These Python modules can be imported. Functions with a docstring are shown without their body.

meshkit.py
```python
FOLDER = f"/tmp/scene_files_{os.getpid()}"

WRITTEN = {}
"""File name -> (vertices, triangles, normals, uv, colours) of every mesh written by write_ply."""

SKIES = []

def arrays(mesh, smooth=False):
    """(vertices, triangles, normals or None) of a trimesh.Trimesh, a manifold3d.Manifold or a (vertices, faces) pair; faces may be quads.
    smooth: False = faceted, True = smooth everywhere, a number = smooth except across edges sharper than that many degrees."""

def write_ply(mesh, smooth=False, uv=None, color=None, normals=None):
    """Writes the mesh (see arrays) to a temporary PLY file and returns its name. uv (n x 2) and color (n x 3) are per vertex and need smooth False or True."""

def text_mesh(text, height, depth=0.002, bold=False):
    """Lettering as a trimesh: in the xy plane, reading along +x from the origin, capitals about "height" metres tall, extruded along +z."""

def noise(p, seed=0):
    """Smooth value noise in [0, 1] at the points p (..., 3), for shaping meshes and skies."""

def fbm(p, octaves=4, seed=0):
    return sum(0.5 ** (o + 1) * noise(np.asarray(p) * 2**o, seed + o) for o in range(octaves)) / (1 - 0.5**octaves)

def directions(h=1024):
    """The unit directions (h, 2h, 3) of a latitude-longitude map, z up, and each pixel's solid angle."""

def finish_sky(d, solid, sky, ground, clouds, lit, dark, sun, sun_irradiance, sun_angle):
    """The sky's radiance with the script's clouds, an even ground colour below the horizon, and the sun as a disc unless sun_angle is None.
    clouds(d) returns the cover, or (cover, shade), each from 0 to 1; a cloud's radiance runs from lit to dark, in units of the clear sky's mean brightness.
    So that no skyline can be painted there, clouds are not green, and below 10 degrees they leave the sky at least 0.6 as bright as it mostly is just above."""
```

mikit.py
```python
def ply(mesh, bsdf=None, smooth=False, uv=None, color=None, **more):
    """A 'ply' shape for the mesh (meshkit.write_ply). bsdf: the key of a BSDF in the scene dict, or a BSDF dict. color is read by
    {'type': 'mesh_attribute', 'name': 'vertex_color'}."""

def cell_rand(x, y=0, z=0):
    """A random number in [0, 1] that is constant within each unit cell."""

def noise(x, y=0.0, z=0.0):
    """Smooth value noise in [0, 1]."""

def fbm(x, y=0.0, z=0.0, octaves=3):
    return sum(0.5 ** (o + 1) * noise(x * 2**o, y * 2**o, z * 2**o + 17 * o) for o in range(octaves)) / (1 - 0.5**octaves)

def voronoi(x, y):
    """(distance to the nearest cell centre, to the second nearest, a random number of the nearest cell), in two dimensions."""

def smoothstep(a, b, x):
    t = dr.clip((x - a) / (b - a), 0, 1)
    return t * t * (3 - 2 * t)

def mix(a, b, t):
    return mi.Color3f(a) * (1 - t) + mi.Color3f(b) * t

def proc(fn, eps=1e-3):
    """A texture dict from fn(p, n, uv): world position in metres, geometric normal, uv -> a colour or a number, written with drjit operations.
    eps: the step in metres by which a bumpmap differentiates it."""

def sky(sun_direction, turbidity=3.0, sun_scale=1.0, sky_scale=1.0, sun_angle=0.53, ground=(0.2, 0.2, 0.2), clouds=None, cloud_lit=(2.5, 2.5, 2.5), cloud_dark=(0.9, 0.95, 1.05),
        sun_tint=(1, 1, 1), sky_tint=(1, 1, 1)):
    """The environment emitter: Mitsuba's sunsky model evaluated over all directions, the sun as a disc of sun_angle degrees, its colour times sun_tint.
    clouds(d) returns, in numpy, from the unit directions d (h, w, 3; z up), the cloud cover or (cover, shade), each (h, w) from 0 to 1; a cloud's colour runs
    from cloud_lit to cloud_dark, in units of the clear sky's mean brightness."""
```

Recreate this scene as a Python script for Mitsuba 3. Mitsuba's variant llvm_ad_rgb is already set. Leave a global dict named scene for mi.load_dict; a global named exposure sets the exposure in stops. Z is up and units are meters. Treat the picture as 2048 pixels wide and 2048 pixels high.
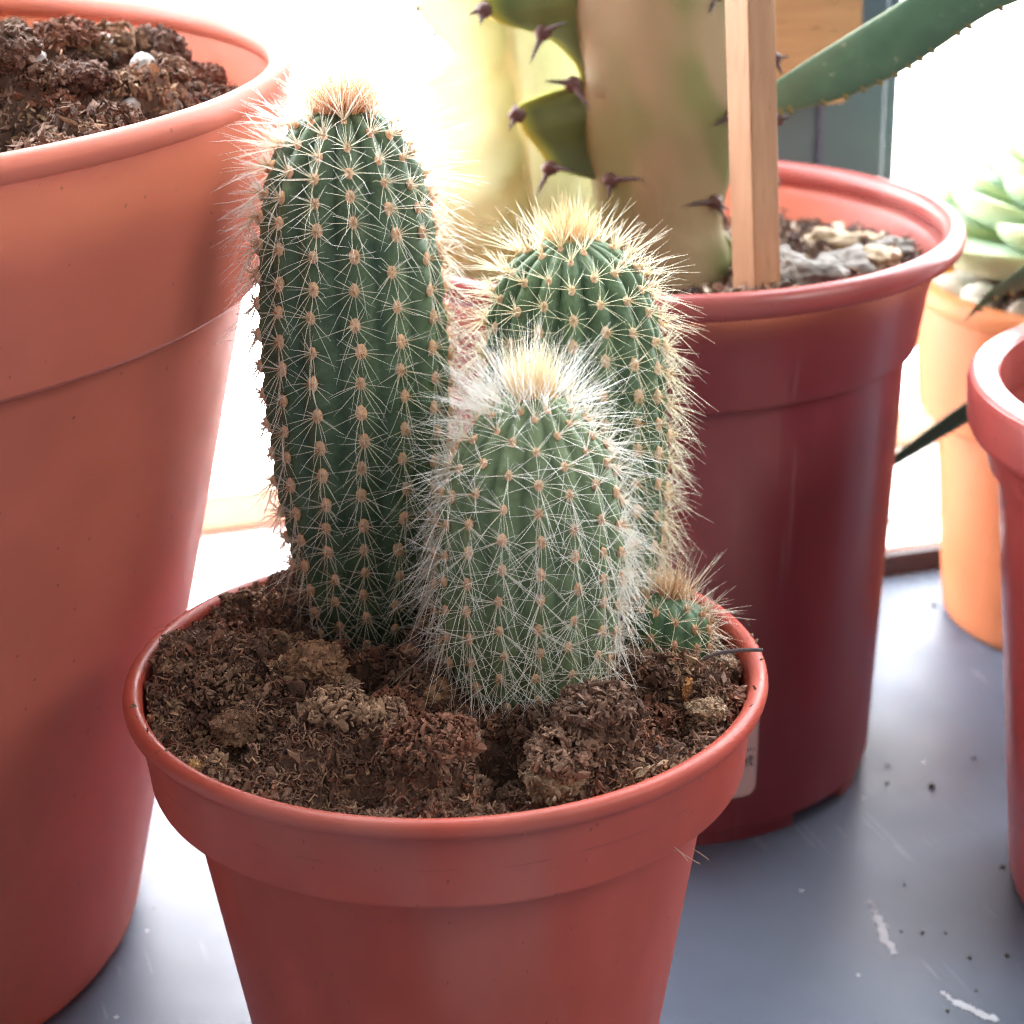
import math, numpy as np, trimesh, mitsuba as mi, mikit, meshkit
import drjit as dr
from scipy.interpolate import PchipInterpolator, CubicSpline
from mikit import noise, fbm, voronoi, smoothstep, mix, proc

T = mi.ScalarTransform4f
scene, labels = {}, {}
exposure = 0.0

# ---------------------------------------------------------------- camera
F, PITCH, ROLL, CAMH = 4200.0, 0.373, 0.020, 0.272
FW = np.array([0, math.cos(PITCH), -math.sin(PITCH)])
UP = np.array([0, math.sin(PITCH), math.cos(PITCH)])
RI = np.array([1.0, 0, 0])
EYE = np.array([0, 0, CAMH])
camup = UP * math.cos(ROLL) + RI * math.sin(ROLL)
scene['camera'] = {'type': 'thinlens', 'fov': math.degrees(2 * math.atan(1024 / F)), 'fov_axis': 'x',
                   'to_world': T().look_at(origin=EYE.tolist(), target=(EYE + FW).tolist(), up=camup.tolist()),
                   'aperture_radius': 0.0015, 'focus_distance': 0.378, 'near_clip': 0.01, 'far_clip': 30.0}

# ---------------------------------------------------------------- light: a bright window behind, a dim room in front
WYAW = math.radians(16.5)
WIN = (13.0, 13.5, 13.9)
ROOM = (0.475, 0.465, 0.465)
SIDE = (7.8, 7.3, 6.7)
scene['room_light'] = {'type': 'constant', 'radiance': {'type': 'rgb', 'value': list(ROOM)}}

# unseen soft light high on the right, placed to light the pots from there
_c, _t = np.array([1.17, -0.19, 1.03]), np.array([-0.05, 0.39, 0.12])
scene['unseen_side_light'] = {'type': 'rectangle', 'to_world': T().look_at(origin=_c.tolist(), target=_t.tolist(), up=[0, 0, 1]) @ T().scale(0.30),
                        'bsdf': {'type': 'diffuse', 'reflectance': {'type': 'rgb', 'value': 0.5}}, 'emitter': {'type': 'area', 'radiance': {'type': 'rgb', 'value': list(SIDE)}}}
labels['unseen_side_light'] = {'label': 'unseen light source high on the right, lighting the pots from the side', 'category': 'window', 'kind': 'structure'}

# ---------------------------------------------------------------- helpers
K = 2048 / 1932


def ray(u, v):
    X, Y = u - 1024, 1024 - v
    x = math.cos(ROLL) * X + math.sin(ROLL) * Y
    y = -math.sin(ROLL) * X + math.cos(ROLL) * Y
    return FW + x / F * RI + y / F * UP


def at_y(u, v, Y):
    d = ray(u, v)
    return EYE + d * (Y / d[1])


def at_z(u, v, z):
    d = ray(u, v)
    return EYE + d * ((z - CAMH) / d[2])


def free(key):
    if not any(k == key or k.startswith(key + '__') for k in scene):
        return key
    i = 1
    while any(k == f'{key}_{i:03d}' or k.startswith(f'{key}_{i:03d}__') for k in scene):
        i += 1
    return f'{key}_{i:03d}'


counts = {}


def part(parent, name, mesh, bsdf, smooth=False, **kw):
    base = f'{parent}__{name}' if parent else name
    n = counts.get(base, -1) + 1
    counts[base] = n
    key = base if n == 0 else f'{base}_{n:03d}'
    scene[key] = mikit.ply(mesh, bsdf, smooth=smooth, **kw)
    return key


def thing(name, label, cat, group=None, kind=None):
    n = counts.get('T' + name, -1) + 1
    counts['T' + name] = n
    key = name if n == 0 else f'{name}_{n:03d}'
    labels[key] = {'label': label, 'category': cat}
    if group: labels[key]['group'] = group
    if kind: labels[key]['kind'] = kind
    return key


def solo(name, mesh, bsdf, label, cat, smooth=False, group=None, kind=None, **kw):
    key = thing(name, label, cat, group, kind)
    scene[key] = mikit.ply(mesh, bsdf, smooth=smooth, **kw)
    return key


def lathe(profile, cx, cy, seg=160, closed=True):
    p = np.asarray(profile, float)
    t = np.arange(seg) * 2 * np.pi / seg
    v = np.stack([cx + p[:, None, 0] * np.cos(t), cy + p[:, None, 0] * np.sin(t), np.repeat(p[:, 1:2], seg, 1)], -1).reshape(-1, 3)
    m = len(p)
    f = []
    for i in range(m if closed else m - 1):
        a = i * seg + np.arange(seg); b = ((i + 1) % m) * seg + np.arange(seg)
        a2, b2 = np.roll(a, -1), np.roll(b, -1)
        f.append(np.stack([a, a2, b2, b], 1))
    return trimesh.Trimesh(*tri(v, np.concatenate(f)), process=False)


def tri(v, q):
    return v, np.vstack([q[:, [0, 1, 2]], q[:, [0, 2, 3]]])


def tubes(P, R, sides=3):
    """N tubes at once: P (N,K,3) centre lines, R (N,K) radii -> trimesh."""
    P = np.asarray(P, float); R = np.asarray(R, float)
    N, Kp, _ = P.shape
    d = np.gradient(P, axis=1)
    d /= np.linalg.norm(d, axis=2, keepdims=True) + 1e-12
    ref = np.where(np.abs(d[:, :1, 2:3]) > 0.9, np.array([1.0, 0, 0]), np.array([0, 0, 1.0]))
    a = np.cross(d, np.broadcast_to(ref, d.shape)); a /= np.linalg.norm(a, axis=2, keepdims=True) + 1e-12
    b = np.cross(d, a)
    t = np.arange(sides) * 2 * np.pi / sides
    v = P[:, :, None] + R[:, :, None, None] * (a[:, :, None] * np.cos(t)[None, None, :, None] + b[:, :, None] * np.sin(t)[None, None, :, None])
    v = v.reshape(-1, 3)
    i, j, s = np.meshgrid(np.arange(N), np.arange(Kp - 1), np.arange(sides), indexing='ij')
    base = (i * Kp + j) * sides
    q = np.stack([base + s, base + (s + 1) % sides, base + sides + (s + 1) % sides, base + sides + s], -1).reshape(-1, 4)
    return trimesh.Trimesh(*tri(v, q), process=False)


def sweep(C, RX, RZ, X, Z, n=24, cap=True, prof=None):
    """One swept tube: centres C (K,3), half sizes RX, RZ along the unit vectors X, Z (K,3)."""
    t = np.arange(n) * 2 * np.pi / n
    cx, cz = (np.cos(t), np.sin(t)) if prof is None else prof(t)
    v = C[:, None] + (RX[:, None] * cx)[..., None] * X[:, None] + (RZ[:, None] * cz)[..., None] * Z[:, None]
    k = len(C)
    v = v.reshape(-1, 3)
    i, s = np.meshgrid(np.arange(k - 1), np.arange(n), indexing='ij')
    q = np.stack([i * n + s, i * n + (s + 1) % n, (i + 1) * n + (s + 1) % n, (i + 1) * n + s], -1).reshape(-1, 4)
    v2, f = tri(v, q)
    if cap:
        a, b = len(v2), len(v2) + 1
        v2 = np.vstack([v2, C[0], C[-1]])
        s = np.arange(n)
        f = np.vstack([f, np.stack([(s + 1) % n, s, s * 0 + a], 1), np.stack([(k - 1) * n + s, (k - 1) * n + (s + 1) % n, s * 0 + b], 1)])
    m = trimesh.Trimesh(v2, f, process=False)
    if m.volume < 0: m.invert()
    return m


def lump(c, size, seed, sub=3, rough=0.35, freq=2.2, rot=0.0):
    m = trimesh.creation.icosphere(subdivisions=sub)
    v = np.array(m.vertices)
    n = meshkit.fbm(v * freq + seed * 7.3, 4, seed)
    v = v * (1 + rough * 2 * (n[:, None] - 0.5)) * np.asarray(size)
    cr, sr = math.cos(rot), math.sin(rot)
    v = v @ np.array([[cr, sr, 0], [-sr, cr, 0], [0, 0, 1]])
    return trimesh.Trimesh(v + c, m.faces, process=False)


def rounded_box(sx, sy, sz, r, seg=3):
    import manifold3d as m3
    s = [m3.Manifold.sphere(r, 12).translate([x, y, z]) for x in (-sx / 2 + r, sx / 2 - r) for y in (-sy / 2 + r, sy / 2 - r) for z in (-sz / 2 + r, sz / 2 - r)]
    m = m3.Manifold.batch_hull(s).to_mesh()
    return trimesh.Trimesh(m.vert_properties[:, :3], m.tri_verts, process=False)


# ---------------------------------------------------------------- materials
def rgb(*c): return {'type': 'rgb', 'value': list(c)}


def mat(key, d): scene[key] = d; return key


def plastic(key, base, rough, cx, cy, dust=0.3, spec=0.4, trans=None, tcol=None, speck=1.0, pinky=(0.5, 0.3, 0.26), streak=0.0, seam=None):
    base = np.array(base)

    def col(p, n, uv):
        a = dr.atan2(p.y - cy, p.x - cx) * 0.09
        f = fbm(a * 60, p.z * 60, 3.0, 3)
        c = mix((base * 0.86).tolist(), (base * 1.12).tolist(), f)
        d = smoothstep(0.48, 0.8, fbm(a * 25 + 4, p.z * 14, 7.0, 3)) * dust
        c = mix(c, list(pinky), d * 0.35)
        v1, v2, vr = voronoi(a * 210, p.z * 150)
        w = noise(a * 1500, p.z * 900)
        sp = smoothstep(0.055, 0.03, v1 + 0.09 * (w - 0.5) + 0.05 * (1 - vr)) * speck
        c = mix(c, [0.10, 0.04, 0.035], sp * dr.select(vr > 0.72, 0.6, 0.0))
        c = mix(c, [0.6, 0.42, 0.36], sp * dr.select(vr < 0.12, 0.5, 0.0))
        if streak:
            k = smoothstep(0.66, 0.9, noise(a * 700, p.z * 40)) * smoothstep(0.45, 0.7, noise(a * 40 + 9, p.z * 20))
            c = mix(c, [0.55, 0.46, 0.48], k * streak)
        if seam:
            k = smoothstep(0.00022, 0.00008, dr.abs(p.z - seam + 0.0004 * (noise(a * 90, 3.0) - 0.5))) * smoothstep(0.4, 0.75, noise(a * 130, 5.0))
            c = mix(c, [0.24, 0.05, 0.045], k * 0.5)
        return c

    def rg(p, n, uv):
        a = dr.atan2(p.y - cy, p.x - cx) * 0.09
        return rough + 0.20 * (fbm(a * 90, p.z * 40, 1.0, 3) - 0.5)
    b = {'type': 'principled', 'base_color': proc(col), 'roughness': proc(rg), 'specular': spec}
    if trans:
        b = {'type': 'blendbsdf', 'weight': trans, 'a': {'type': 'twosided', 'b': b},
             'b': {'type': 'principledthin', 'base_color': rgb(*tcol) if tcol else rgb(*(np.minimum(np.array([base[0] * 1.8 + 0.2, base[1] * 3.0, base[2] * 2.4]), 0.92))), 'diff_trans': 1.9, 'roughness': 0.6}}
        return mat(key, b)
    return mat(key, {'type': 'twosided', 'b': b})


vc = {'type': 'mesh_attribute', 'name': 'vertex_color'}
mat('m_soil', {'type': 'twosided', 'b': {'type': 'principled', 'base_color': vc, 'roughness': 0.8, 'specular': 0.25}})
mat('m_spine', {'type': 'principledthin', 'base_color': vc, 'diff_trans': 0.9, 'roughness': 0.4})
mat('m_tuft', {'type': 'principledthin', 'base_color': vc, 'diff_trans': 0.5, 'roughness': 0.6})
mat('m_pad', {'type': 'twosided', 'b': {'type': 'diffuse', 'reflectance': vc}})
def flesh(key, lo, hi):
    def col(p, n, uv):
        f = fbm(p.x * 260, p.y * 260, p.z * 160, 4)
        g = fbm(p.x * 1400, p.y * 1400, p.z * 1400, 2)
        return mix(lo, hi, dr.clip(f * 0.8 + uv.x * 0.5 - 0.15 + (g - 0.5) * 0.35, 0, 1))
    def bm(p, n, uv): return fbm(p.x * 1500, p.y * 1500, p.z * 1500, 3)
    mat(key, {'type': 'twosided', 'b': {'type': 'bumpmap', 'tex': proc(bm, 2e-4), 'scale': 1.2e-4,
              'b': {'type': 'principled', 'base_color': proc(col), 'roughness': 0.55, 'specular': 0.4}}})
flesh('m_flesh', [0.028, 0.066, 0.036], [0.145, 0.230, 0.115])
flesh('m_flesh_dark', [0.022, 0.050, 0.030], [0.125, 0.190, 0.100])
flesh('m_flesh_light', [0.052, 0.092, 0.046], [0.200, 0.275, 0.140])
flesh('m_flesh_young', [0.018, 0.055, 0.032], [0.085, 0.17, 0.07])

# ================================================================ SETTING
def table_col(p, n, uv):
    f = fbm(p.x * 40, p.y * 40, 2.0, 4)
    c = mix([0.074, 0.104, 0.152], [0.096, 0.130, 0.186], f)
    v1, v2, vr = voronoi(p.x * 90, p.y * 90)
    c = mix(c, [0.02, 0.025, 0.02], smoothstep(0.07, 0.03, v1) * dr.select(vr > 0.93, 0.5, 0.0))
    sc = smoothstep(0.80, 0.93, noise(p.x * 900 + p.y * 300, p.y * 60 - p.x * 25)) * smoothstep(0.5, 0.75, noise(p.x * 45, p.y * 45))
    c = mix(c, [0.30, 0.33, 0.38], sc * 0.25)
    return mix(c, [0.5, 0.52, 0.55], smoothstep(0.06, 0.03, v1) * dr.select(vr < 0.06, 0.7, 0.0))
def table_rough(p, n, uv):
    return 0.47 + 0.14 * (fbm(p.x * 70, p.y * 70, 5.0, 4) - 0.5)
mat('m_table', {'type': 'twosided', 'b': {'type': 'principled', 'base_color': proc(table_col), 'roughness': proc(table_rough), 'specular': 0.5}})
DW = np.array([math.cos(WYAW), math.sin(WYAW), 0])       # along the window
NW = np.array([-math.sin(WYAW), math.cos(WYAW), 0])      # away from the room
SF = np.array([0.133, 0.6344, 0])                        # on the sill's front edge
M_W = np.eye(4); M_W[:3, 0], M_W[:3, 1], M_W[:3, 3] = DW, NW, SF


def wbox(x0, x1, y0, y1, z0, z1, r=0.0):
    m = rounded_box(x1 - x0, y1 - y0, z1 - z0, r) if r else trimesh.creation.box((x1 - x0, y1 - y0, z1 - z0))
    m.apply_translation([(x0 + x1) / 2, (y0 + y1) / 2, (z0 + z1) / 2])
    m.apply_transform(M_W)
    return m


tb = trimesh.creation.box((1.9, 0.9, 0.03)); tb.apply_translation([0, -0.4505, -0.015]); tb.apply_transform(M_W)
scene['table'] = mikit.ply(tb, 'm_table')
labels['table'] = {'label': 'dark grey satin table top carrying all the plant pots', 'category': 'table', 'kind': 'structure'}
mat('m_white', {'type': 'twosided', 'b': {'type': 'principled', 'base_color': rgb(0.82, 0.84, 0.86), 'roughness': 0.35}})
mat('m_rail', {'type': 'twosided', 'b': {'type': 'principled', 'base_color': proc(lambda p, n, uv: mix([0.62, 0.45, 0.28], [0.72, 0.56, 0.38], fbm(p.x * 30, p.y * 30, p.z * 300, 3))), 'roughness': 0.4}})
mat('m_post', {'type': 'twosided', 'b': {'type': 'principled', 'base_color': rgb(0.052, 0.080, 0.122), 'roughness': 0.35}})
mat('m_sill_shade', {'type': 'twosided', 'b': {'type': 'principled', 'base_color': rgb(0.06, 0.05, 0.055), 'roughness': 0.5}})
SILL = 0.0085
scene['window_sill'] = mikit.ply(trimesh.util.concatenate([wbox(-1.2, 1.2, 0.0035, 0.0225, -0.02, SILL, 0.0015), wbox(-1.2, 1.2, 0.0230, 0.13, -0.02, SILL + 0.0015, 0.0012)]), 'm_white', smooth=35)
labels['window_sill'] = {'label': 'white window sill slab running behind the table', 'category': 'window sill', 'kind': 'structure'}
scene['sill_shade_strip'] = mikit.ply(wbox(-1.2, 1.2, 0.0002, 0.0033, -0.02, SILL - 0.0015), 'm_sill_shade')  # dark colour stands in for shade on the front face of the sill
labels['sill_shade_strip'] = {'label': 'narrow dark strip painted as the shaded front face of the white sill', 'category': 'shade strip', 'kind': 'structure'}
w = thing('window', 'bright window filling the background, with a tan bottom rail and a dark grey post', 'window')
part(w, 'bottom_rail', wbox(-1.2, 1.2, 0.086, 0.110, SILL + 0.0015, SILL + 0.0150, 0.002), 'm_rail', smooth=35)
pane = wbox(-1.2, 1.2, 0.112, 0.116, SILL + 0.0015, 1.1)
scene['window__pane'] = mikit.ply(pane, {'type': 'diffuse', 'reflectance': rgb(0.8, 0.8, 0.8)}, emitter={'type': 'area', 'radiance': rgb(*WIN)})
labels['window__pane'] = {'label': 'glaring white pane'}
# the dark post stands on the sill, with two stepped faces
pc = at_y(1640, 339, 0.685) - SF
px = float(pc @ DW)
post = [wbox(px - 0.030, px + 0.0085, 0.030, 0.060, SILL + 0.0015, 0.60, 0.001), wbox(px + 0.0085, px + 0.0165, 0.036, 0.060, SILL + 0.0015, 0.60, 0.001), wbox(px - 0.014, px + 0.0080, 0.0275, 0.031, SILL + 0.0015, 0.60, 0.001)]
part(w, 'post', trimesh.util.concatenate(post), 'm_post', smooth=35)
labels['window__post'] = {'label': 'dark blue grey stepped post behind the wooden stake'}

# ================================================================ POTS
MC, P2, LC, P3, P4 = (-0.013, 0.359), (0.038, 0.519), (-0.17, 0.431), (0.181, 0.600), (0.169, 0.436)


def bead(R, z, r, squash=1.0, n=14):
    t = np.linspace(0, 2 * np.pi, n, endpoint=False)
    return [(R - r + r * math.cos(a), z - r * squash + r * squash * math.sin(a)) for a in t]


def arc_steps(a, b, n, bulge=0.0):
    t = np.linspace(0, 1, n)
    return [(a[0] + (b[0] - a[0]) * x + bulge * math.sin(math.pi * x), a[1] + (b[1] - a[1]) * x) for x in t]


def pot(label, c, prof_out, rim, wall, mw, mr, z0=0.0, seg=180):
    k = thing('plant_pot', label, 'plant pot')
    out = prof_out
    inn = [(max(r - wall, 0.004), max(z, z0 + wall * 1.2)) for r, z in reversed(out)]
    prof = [(0.004, z0 + 0.0004)] + out + inn + [(0.004, z0 + wall * 1.2)]
    # drop repeated points
    pp = [prof[0]]
    for q in prof[1:]:
        if abs(q[0] - pp[-1][0]) + abs(q[1] - pp[-1][1]) > 1e-5: pp.append(q)
    m = lathe(pp, *c, seg=seg)
    if m.volume < 0: m.invert()
    part(k, 'wall', m, mw, smooth=32)
    rm = lathe(rim, *c, seg=seg)
    if rm.volume < 0: rm.invert()
    part(k, 'rim', rm, mr, smooth=40)
    return k


plastic('m_pot_main', (0.405, 0.071, 0.049), 0.42, *MC, dust=0.5, spec=0.3, seam=0.0905)
plastic('m_pot_back', (0.24, 0.036, 0.060), 0.32, *P2, dust=0.8, trans=0.40, tcol=(0.98, 0.58, 0.40), streak=0.22)
plastic('m_pot_back_rim', (0.34, 0.075, 0.070), 0.30, *P2, dust=0.8)
plastic('m_pot_left', (0.57, 0.150, 0.106), 0.50, *LC, spec=0.35, trans=0.20, tcol=(0.97, 0.60, 0.36))
plastic('m_pot_clay', (0.72, 0.25, 0.12), 0.50, *P3, spec=0.3, trans=0.40)
plastic('m_pot_right', (0.44, 0.09, 0.08), 0.26, *P4, spec=0.55)

H = 0.101
mo = [(0.0355, 0.0), (0.0367, 0.0006)] + arc_steps((0.0372, 0.002), (0.0502, H - 0.0192), 8) + [(0.0507, H - 0.0186), (0.0562, H - 0.0183), (0.0565, H - 0.0176), (0.0573, H - 0.010), (0.0582, H - 0.004), (0.0584, H - 0.0016)]
main_pot = pot('small terracotta coloured plastic pot in front, planted with the spiny cacti', MC, mo, bead(0.0605, H, 0.0018, 1.05), 0.0014, 'm_pot_main', 'm_pot_main')
H2 = 0.148
po = [(0.0565, 0.0030), (0.0580, 0.0036)] + arc_steps((0.0583, 0.005), (0.0632, 0.1165), 8) + [(0.0655, 0.1175), (0.0660, 0.1185), (0.0680, 0.132), (0.0700, 0.1395), (0.0712, 0.1412), (0.0740, 0.1416)] + [(0.0742, 0.1445)]
back_pot = pot('dark maroon plastic pot holding the thick thorny stems and the wooden stake', P2, po, bead(0.0765, H2, 0.0028, 1.15), 0.0016, 'm_pot_back', 'm_pot_back_rim', z0=0.003)
for a0, a1 in ((-2.35, -0.98), (-0.62, -0.48), (0.2, 1.3), (1.9, 3.2)):     # little feet under the pot
    a = np.linspace(a0, a1, 26)
    ring = [(P2[0] + r * np.cos(a), P2[1] + r * np.sin(a), np.full_like(a, z)) for r, z in ((0.0525, 0.0), (0.0575, 0.0), (0.0580, 0.0034), (0.0525, 0.0034))]
    v = np.stack([np.stack(x, -1) for x in ring], 1).reshape(-1, 3)
    i, s = np.meshgrid(np.arange(25), np.arange(4), indexing='ij')
    q = np.stack([i * 4 + s, i * 4 + (s + 1) % 4, i * 4 + 4 + (s + 1) % 4, i * 4 + 4 + s], -1).reshape(-1, 4)
    q = np.vstack([q, [[3, 2, 1, 0], [100, 101, 102, 103]]])
    part(back_pot, 'foot', trimesh.Trimesh(*tri(v, q), process=False), 'm_pot_back', smooth=30)
H3 = 0.202
lo = [(0.0745, 0.0), (0.0765, 0.0008), (0.0780, 0.003)] + arc_steps((0.0790, 0.006), (0.1150, 0.1585), 10) + [(0.1185, 0.1590), (0.1194, 0.1598)] + arc_steps((0.1198, 0.162), (0.1252, H3 - 0.010), 6) + [(0.1260, H3 - 0.0015)]
left_pot = pot('large matte terracotta pot at the left edge, taller than the others', LC, lo, bead(0.1264, H3 + 0.0008, 0.0024, 1.25), 0.0026, 'm_pot_left', 'm_pot_left', seg=240)
ct = [(0.0435, 0.0), (0.0455, 0.001), (0.0462, 0.003)] + arc_steps((0.0465, 0.005), (0.0515, 0.066), 8) + [(0.0560, 0.0675), (0.0572, 0.0690)] + arc_steps((0.0574, 0.071), (0.0598, 0.1030), 6)
clay_pot = pot('pale orange clay pot at the far right by the window sill', P3, ct, bead(0.0612, 0.109, 0.0030, 1.2), 0.0025, 'm_pot_clay', 'm_pot_clay')
rt = [(0.0475, 0.0), (0.0495, 0.001), (0.0502, 0.003)] + arc_steps((0.0505, 0.005), (0.0595, 0.106), 8) + [(0.0618, 0.1075), (0.0625, 0.1105), (0.0640, 0.1155)]
right_pot = pot('glossy red brown plastic pot cut off by the right edge, filled with dark soil', P4, rt, [(0.0605, 0.1279), (0.0612, 0.1287), (0.0658, 0.1287), (0.0671, 0.1279), (0.0676, 0.1262), (0.0672, 0.118), (0.0662, 0.1160), (0.0612, 0.1155), (0.0605, 0.118), (0.0605, 0.1265)], 0.0016, 'm_pot_right', 'm_pot_right')

# sticker on the maroon pot, with the ends of two letters and a printed line
def on_wall(c, pts, off):
    """(angle, z) on the back pot's lower wall -> points standing off it by off."""
    a, z = pts[..., 0], pts[..., 1]
    r = 0.0583 + (0.0632 - 0.0583) * (z - 0.005) / (0.1165 - 0.005) + off
    return np.stack([c[0] + r * np.cos(a), c[1] + r * np.sin(a), z], -1)


def find_wall(u, v):
    """angle and height where the back pot's lower wall shows at a photo point."""
    d = ray(u, v)
    lo_, best = 0, None
    for t in np.linspace(0.3, 0.7, 4000):
        p = EYE + d * t
        r = 0.0583 + 0.0049 * (p[2] - 0.005) / 0.1115
        if math.hypot(p[0] - P2[0], p[1] - P2[1]) <= r:
            return math.atan2(p[1] - P2[1], p[0] - P2[0]), p[2]


mat('m_sticker', {'type': 'twosided', 'b': {'type': 'principled', 'base_color': rgb(0.66, 0.46, 0.40), 'roughness': 0.5}})
mat('m_ink', {'type': 'twosided', 'b': {'type': 'diffuse', 'reflectance': rgb(0.06, 0.03, 0.04)}})
from shapely.geometry import box as sbox
aR, zT = find_wall(1518, 1400); aR2, zB = find_wall(1500, 1588)
wd, hg = 0.040, zT + 0.012 - zB
aR = max(aR, aR2)
poly = sbox(-wd, 0, 0, hg).buffer(-0.003).buffer(0.003, quad_segs=6)
g = trimesh.creation.extrude_polygon(poly, 0.0003, engine='earcut')
for _ in range(4): g = g.subdivide()
gv = np.array(g.vertices)
def wrap(v): return on_wall(P2, np.stack([aR + v[:, 0] / 0.0595, zB + v[:, 1]], -1), 0.0001) + (np.stack([np.cos(aR + v[:, 0] / 0.0595), np.sin(aR + v[:, 0] / 0.0595), v[:, 0] * 0], -1) * v[:, 2:3])
st = part(back_pot, 'sticker', trimesh.Trimesh(wrap(gv), g.faces, process=False), 'm_sticker')
labels[st] = {'label': 'pale pink paper sticker with dark print'}
tx = meshkit.text_mesh('nt', 0.0030, 0.0002); tx = tx.subdivide()
tv = np.array(tx.vertices); tv[:, 0] += -0.0048; tv[:, 1] += 0.0088; tv[:, 2] += 0.00035
part(st, 'lettering', trimesh.Trimesh(wrap(tv), tx.faces, process=False), 'm_ink')
ln = trimesh.creation.box((0.034, 0.00025, 0.0002)); ln = ln.subdivide().subdivide().subdivide()
lv = np.array(ln.vertices); lv[:, 0] -= 0.018; lv[:, 1] += 0.0132; lv[:, 2] += 0.00045
part(st, 'printed_line', trimesh.Trimesh(wrap(lv), ln.faces, process=False), 'm_ink')

# ================================================================ SOIL
PAL = np.array([[0.148, 0.086, 0.060], [0.220, 0.132, 0.092], [0.095, 0.050, 0.036], [0.27, 0.165, 0.105], [0.19, 0.085, 0.054], [0.055, 0.032, 0.027], [0.36, 0.235, 0.145]])


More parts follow.
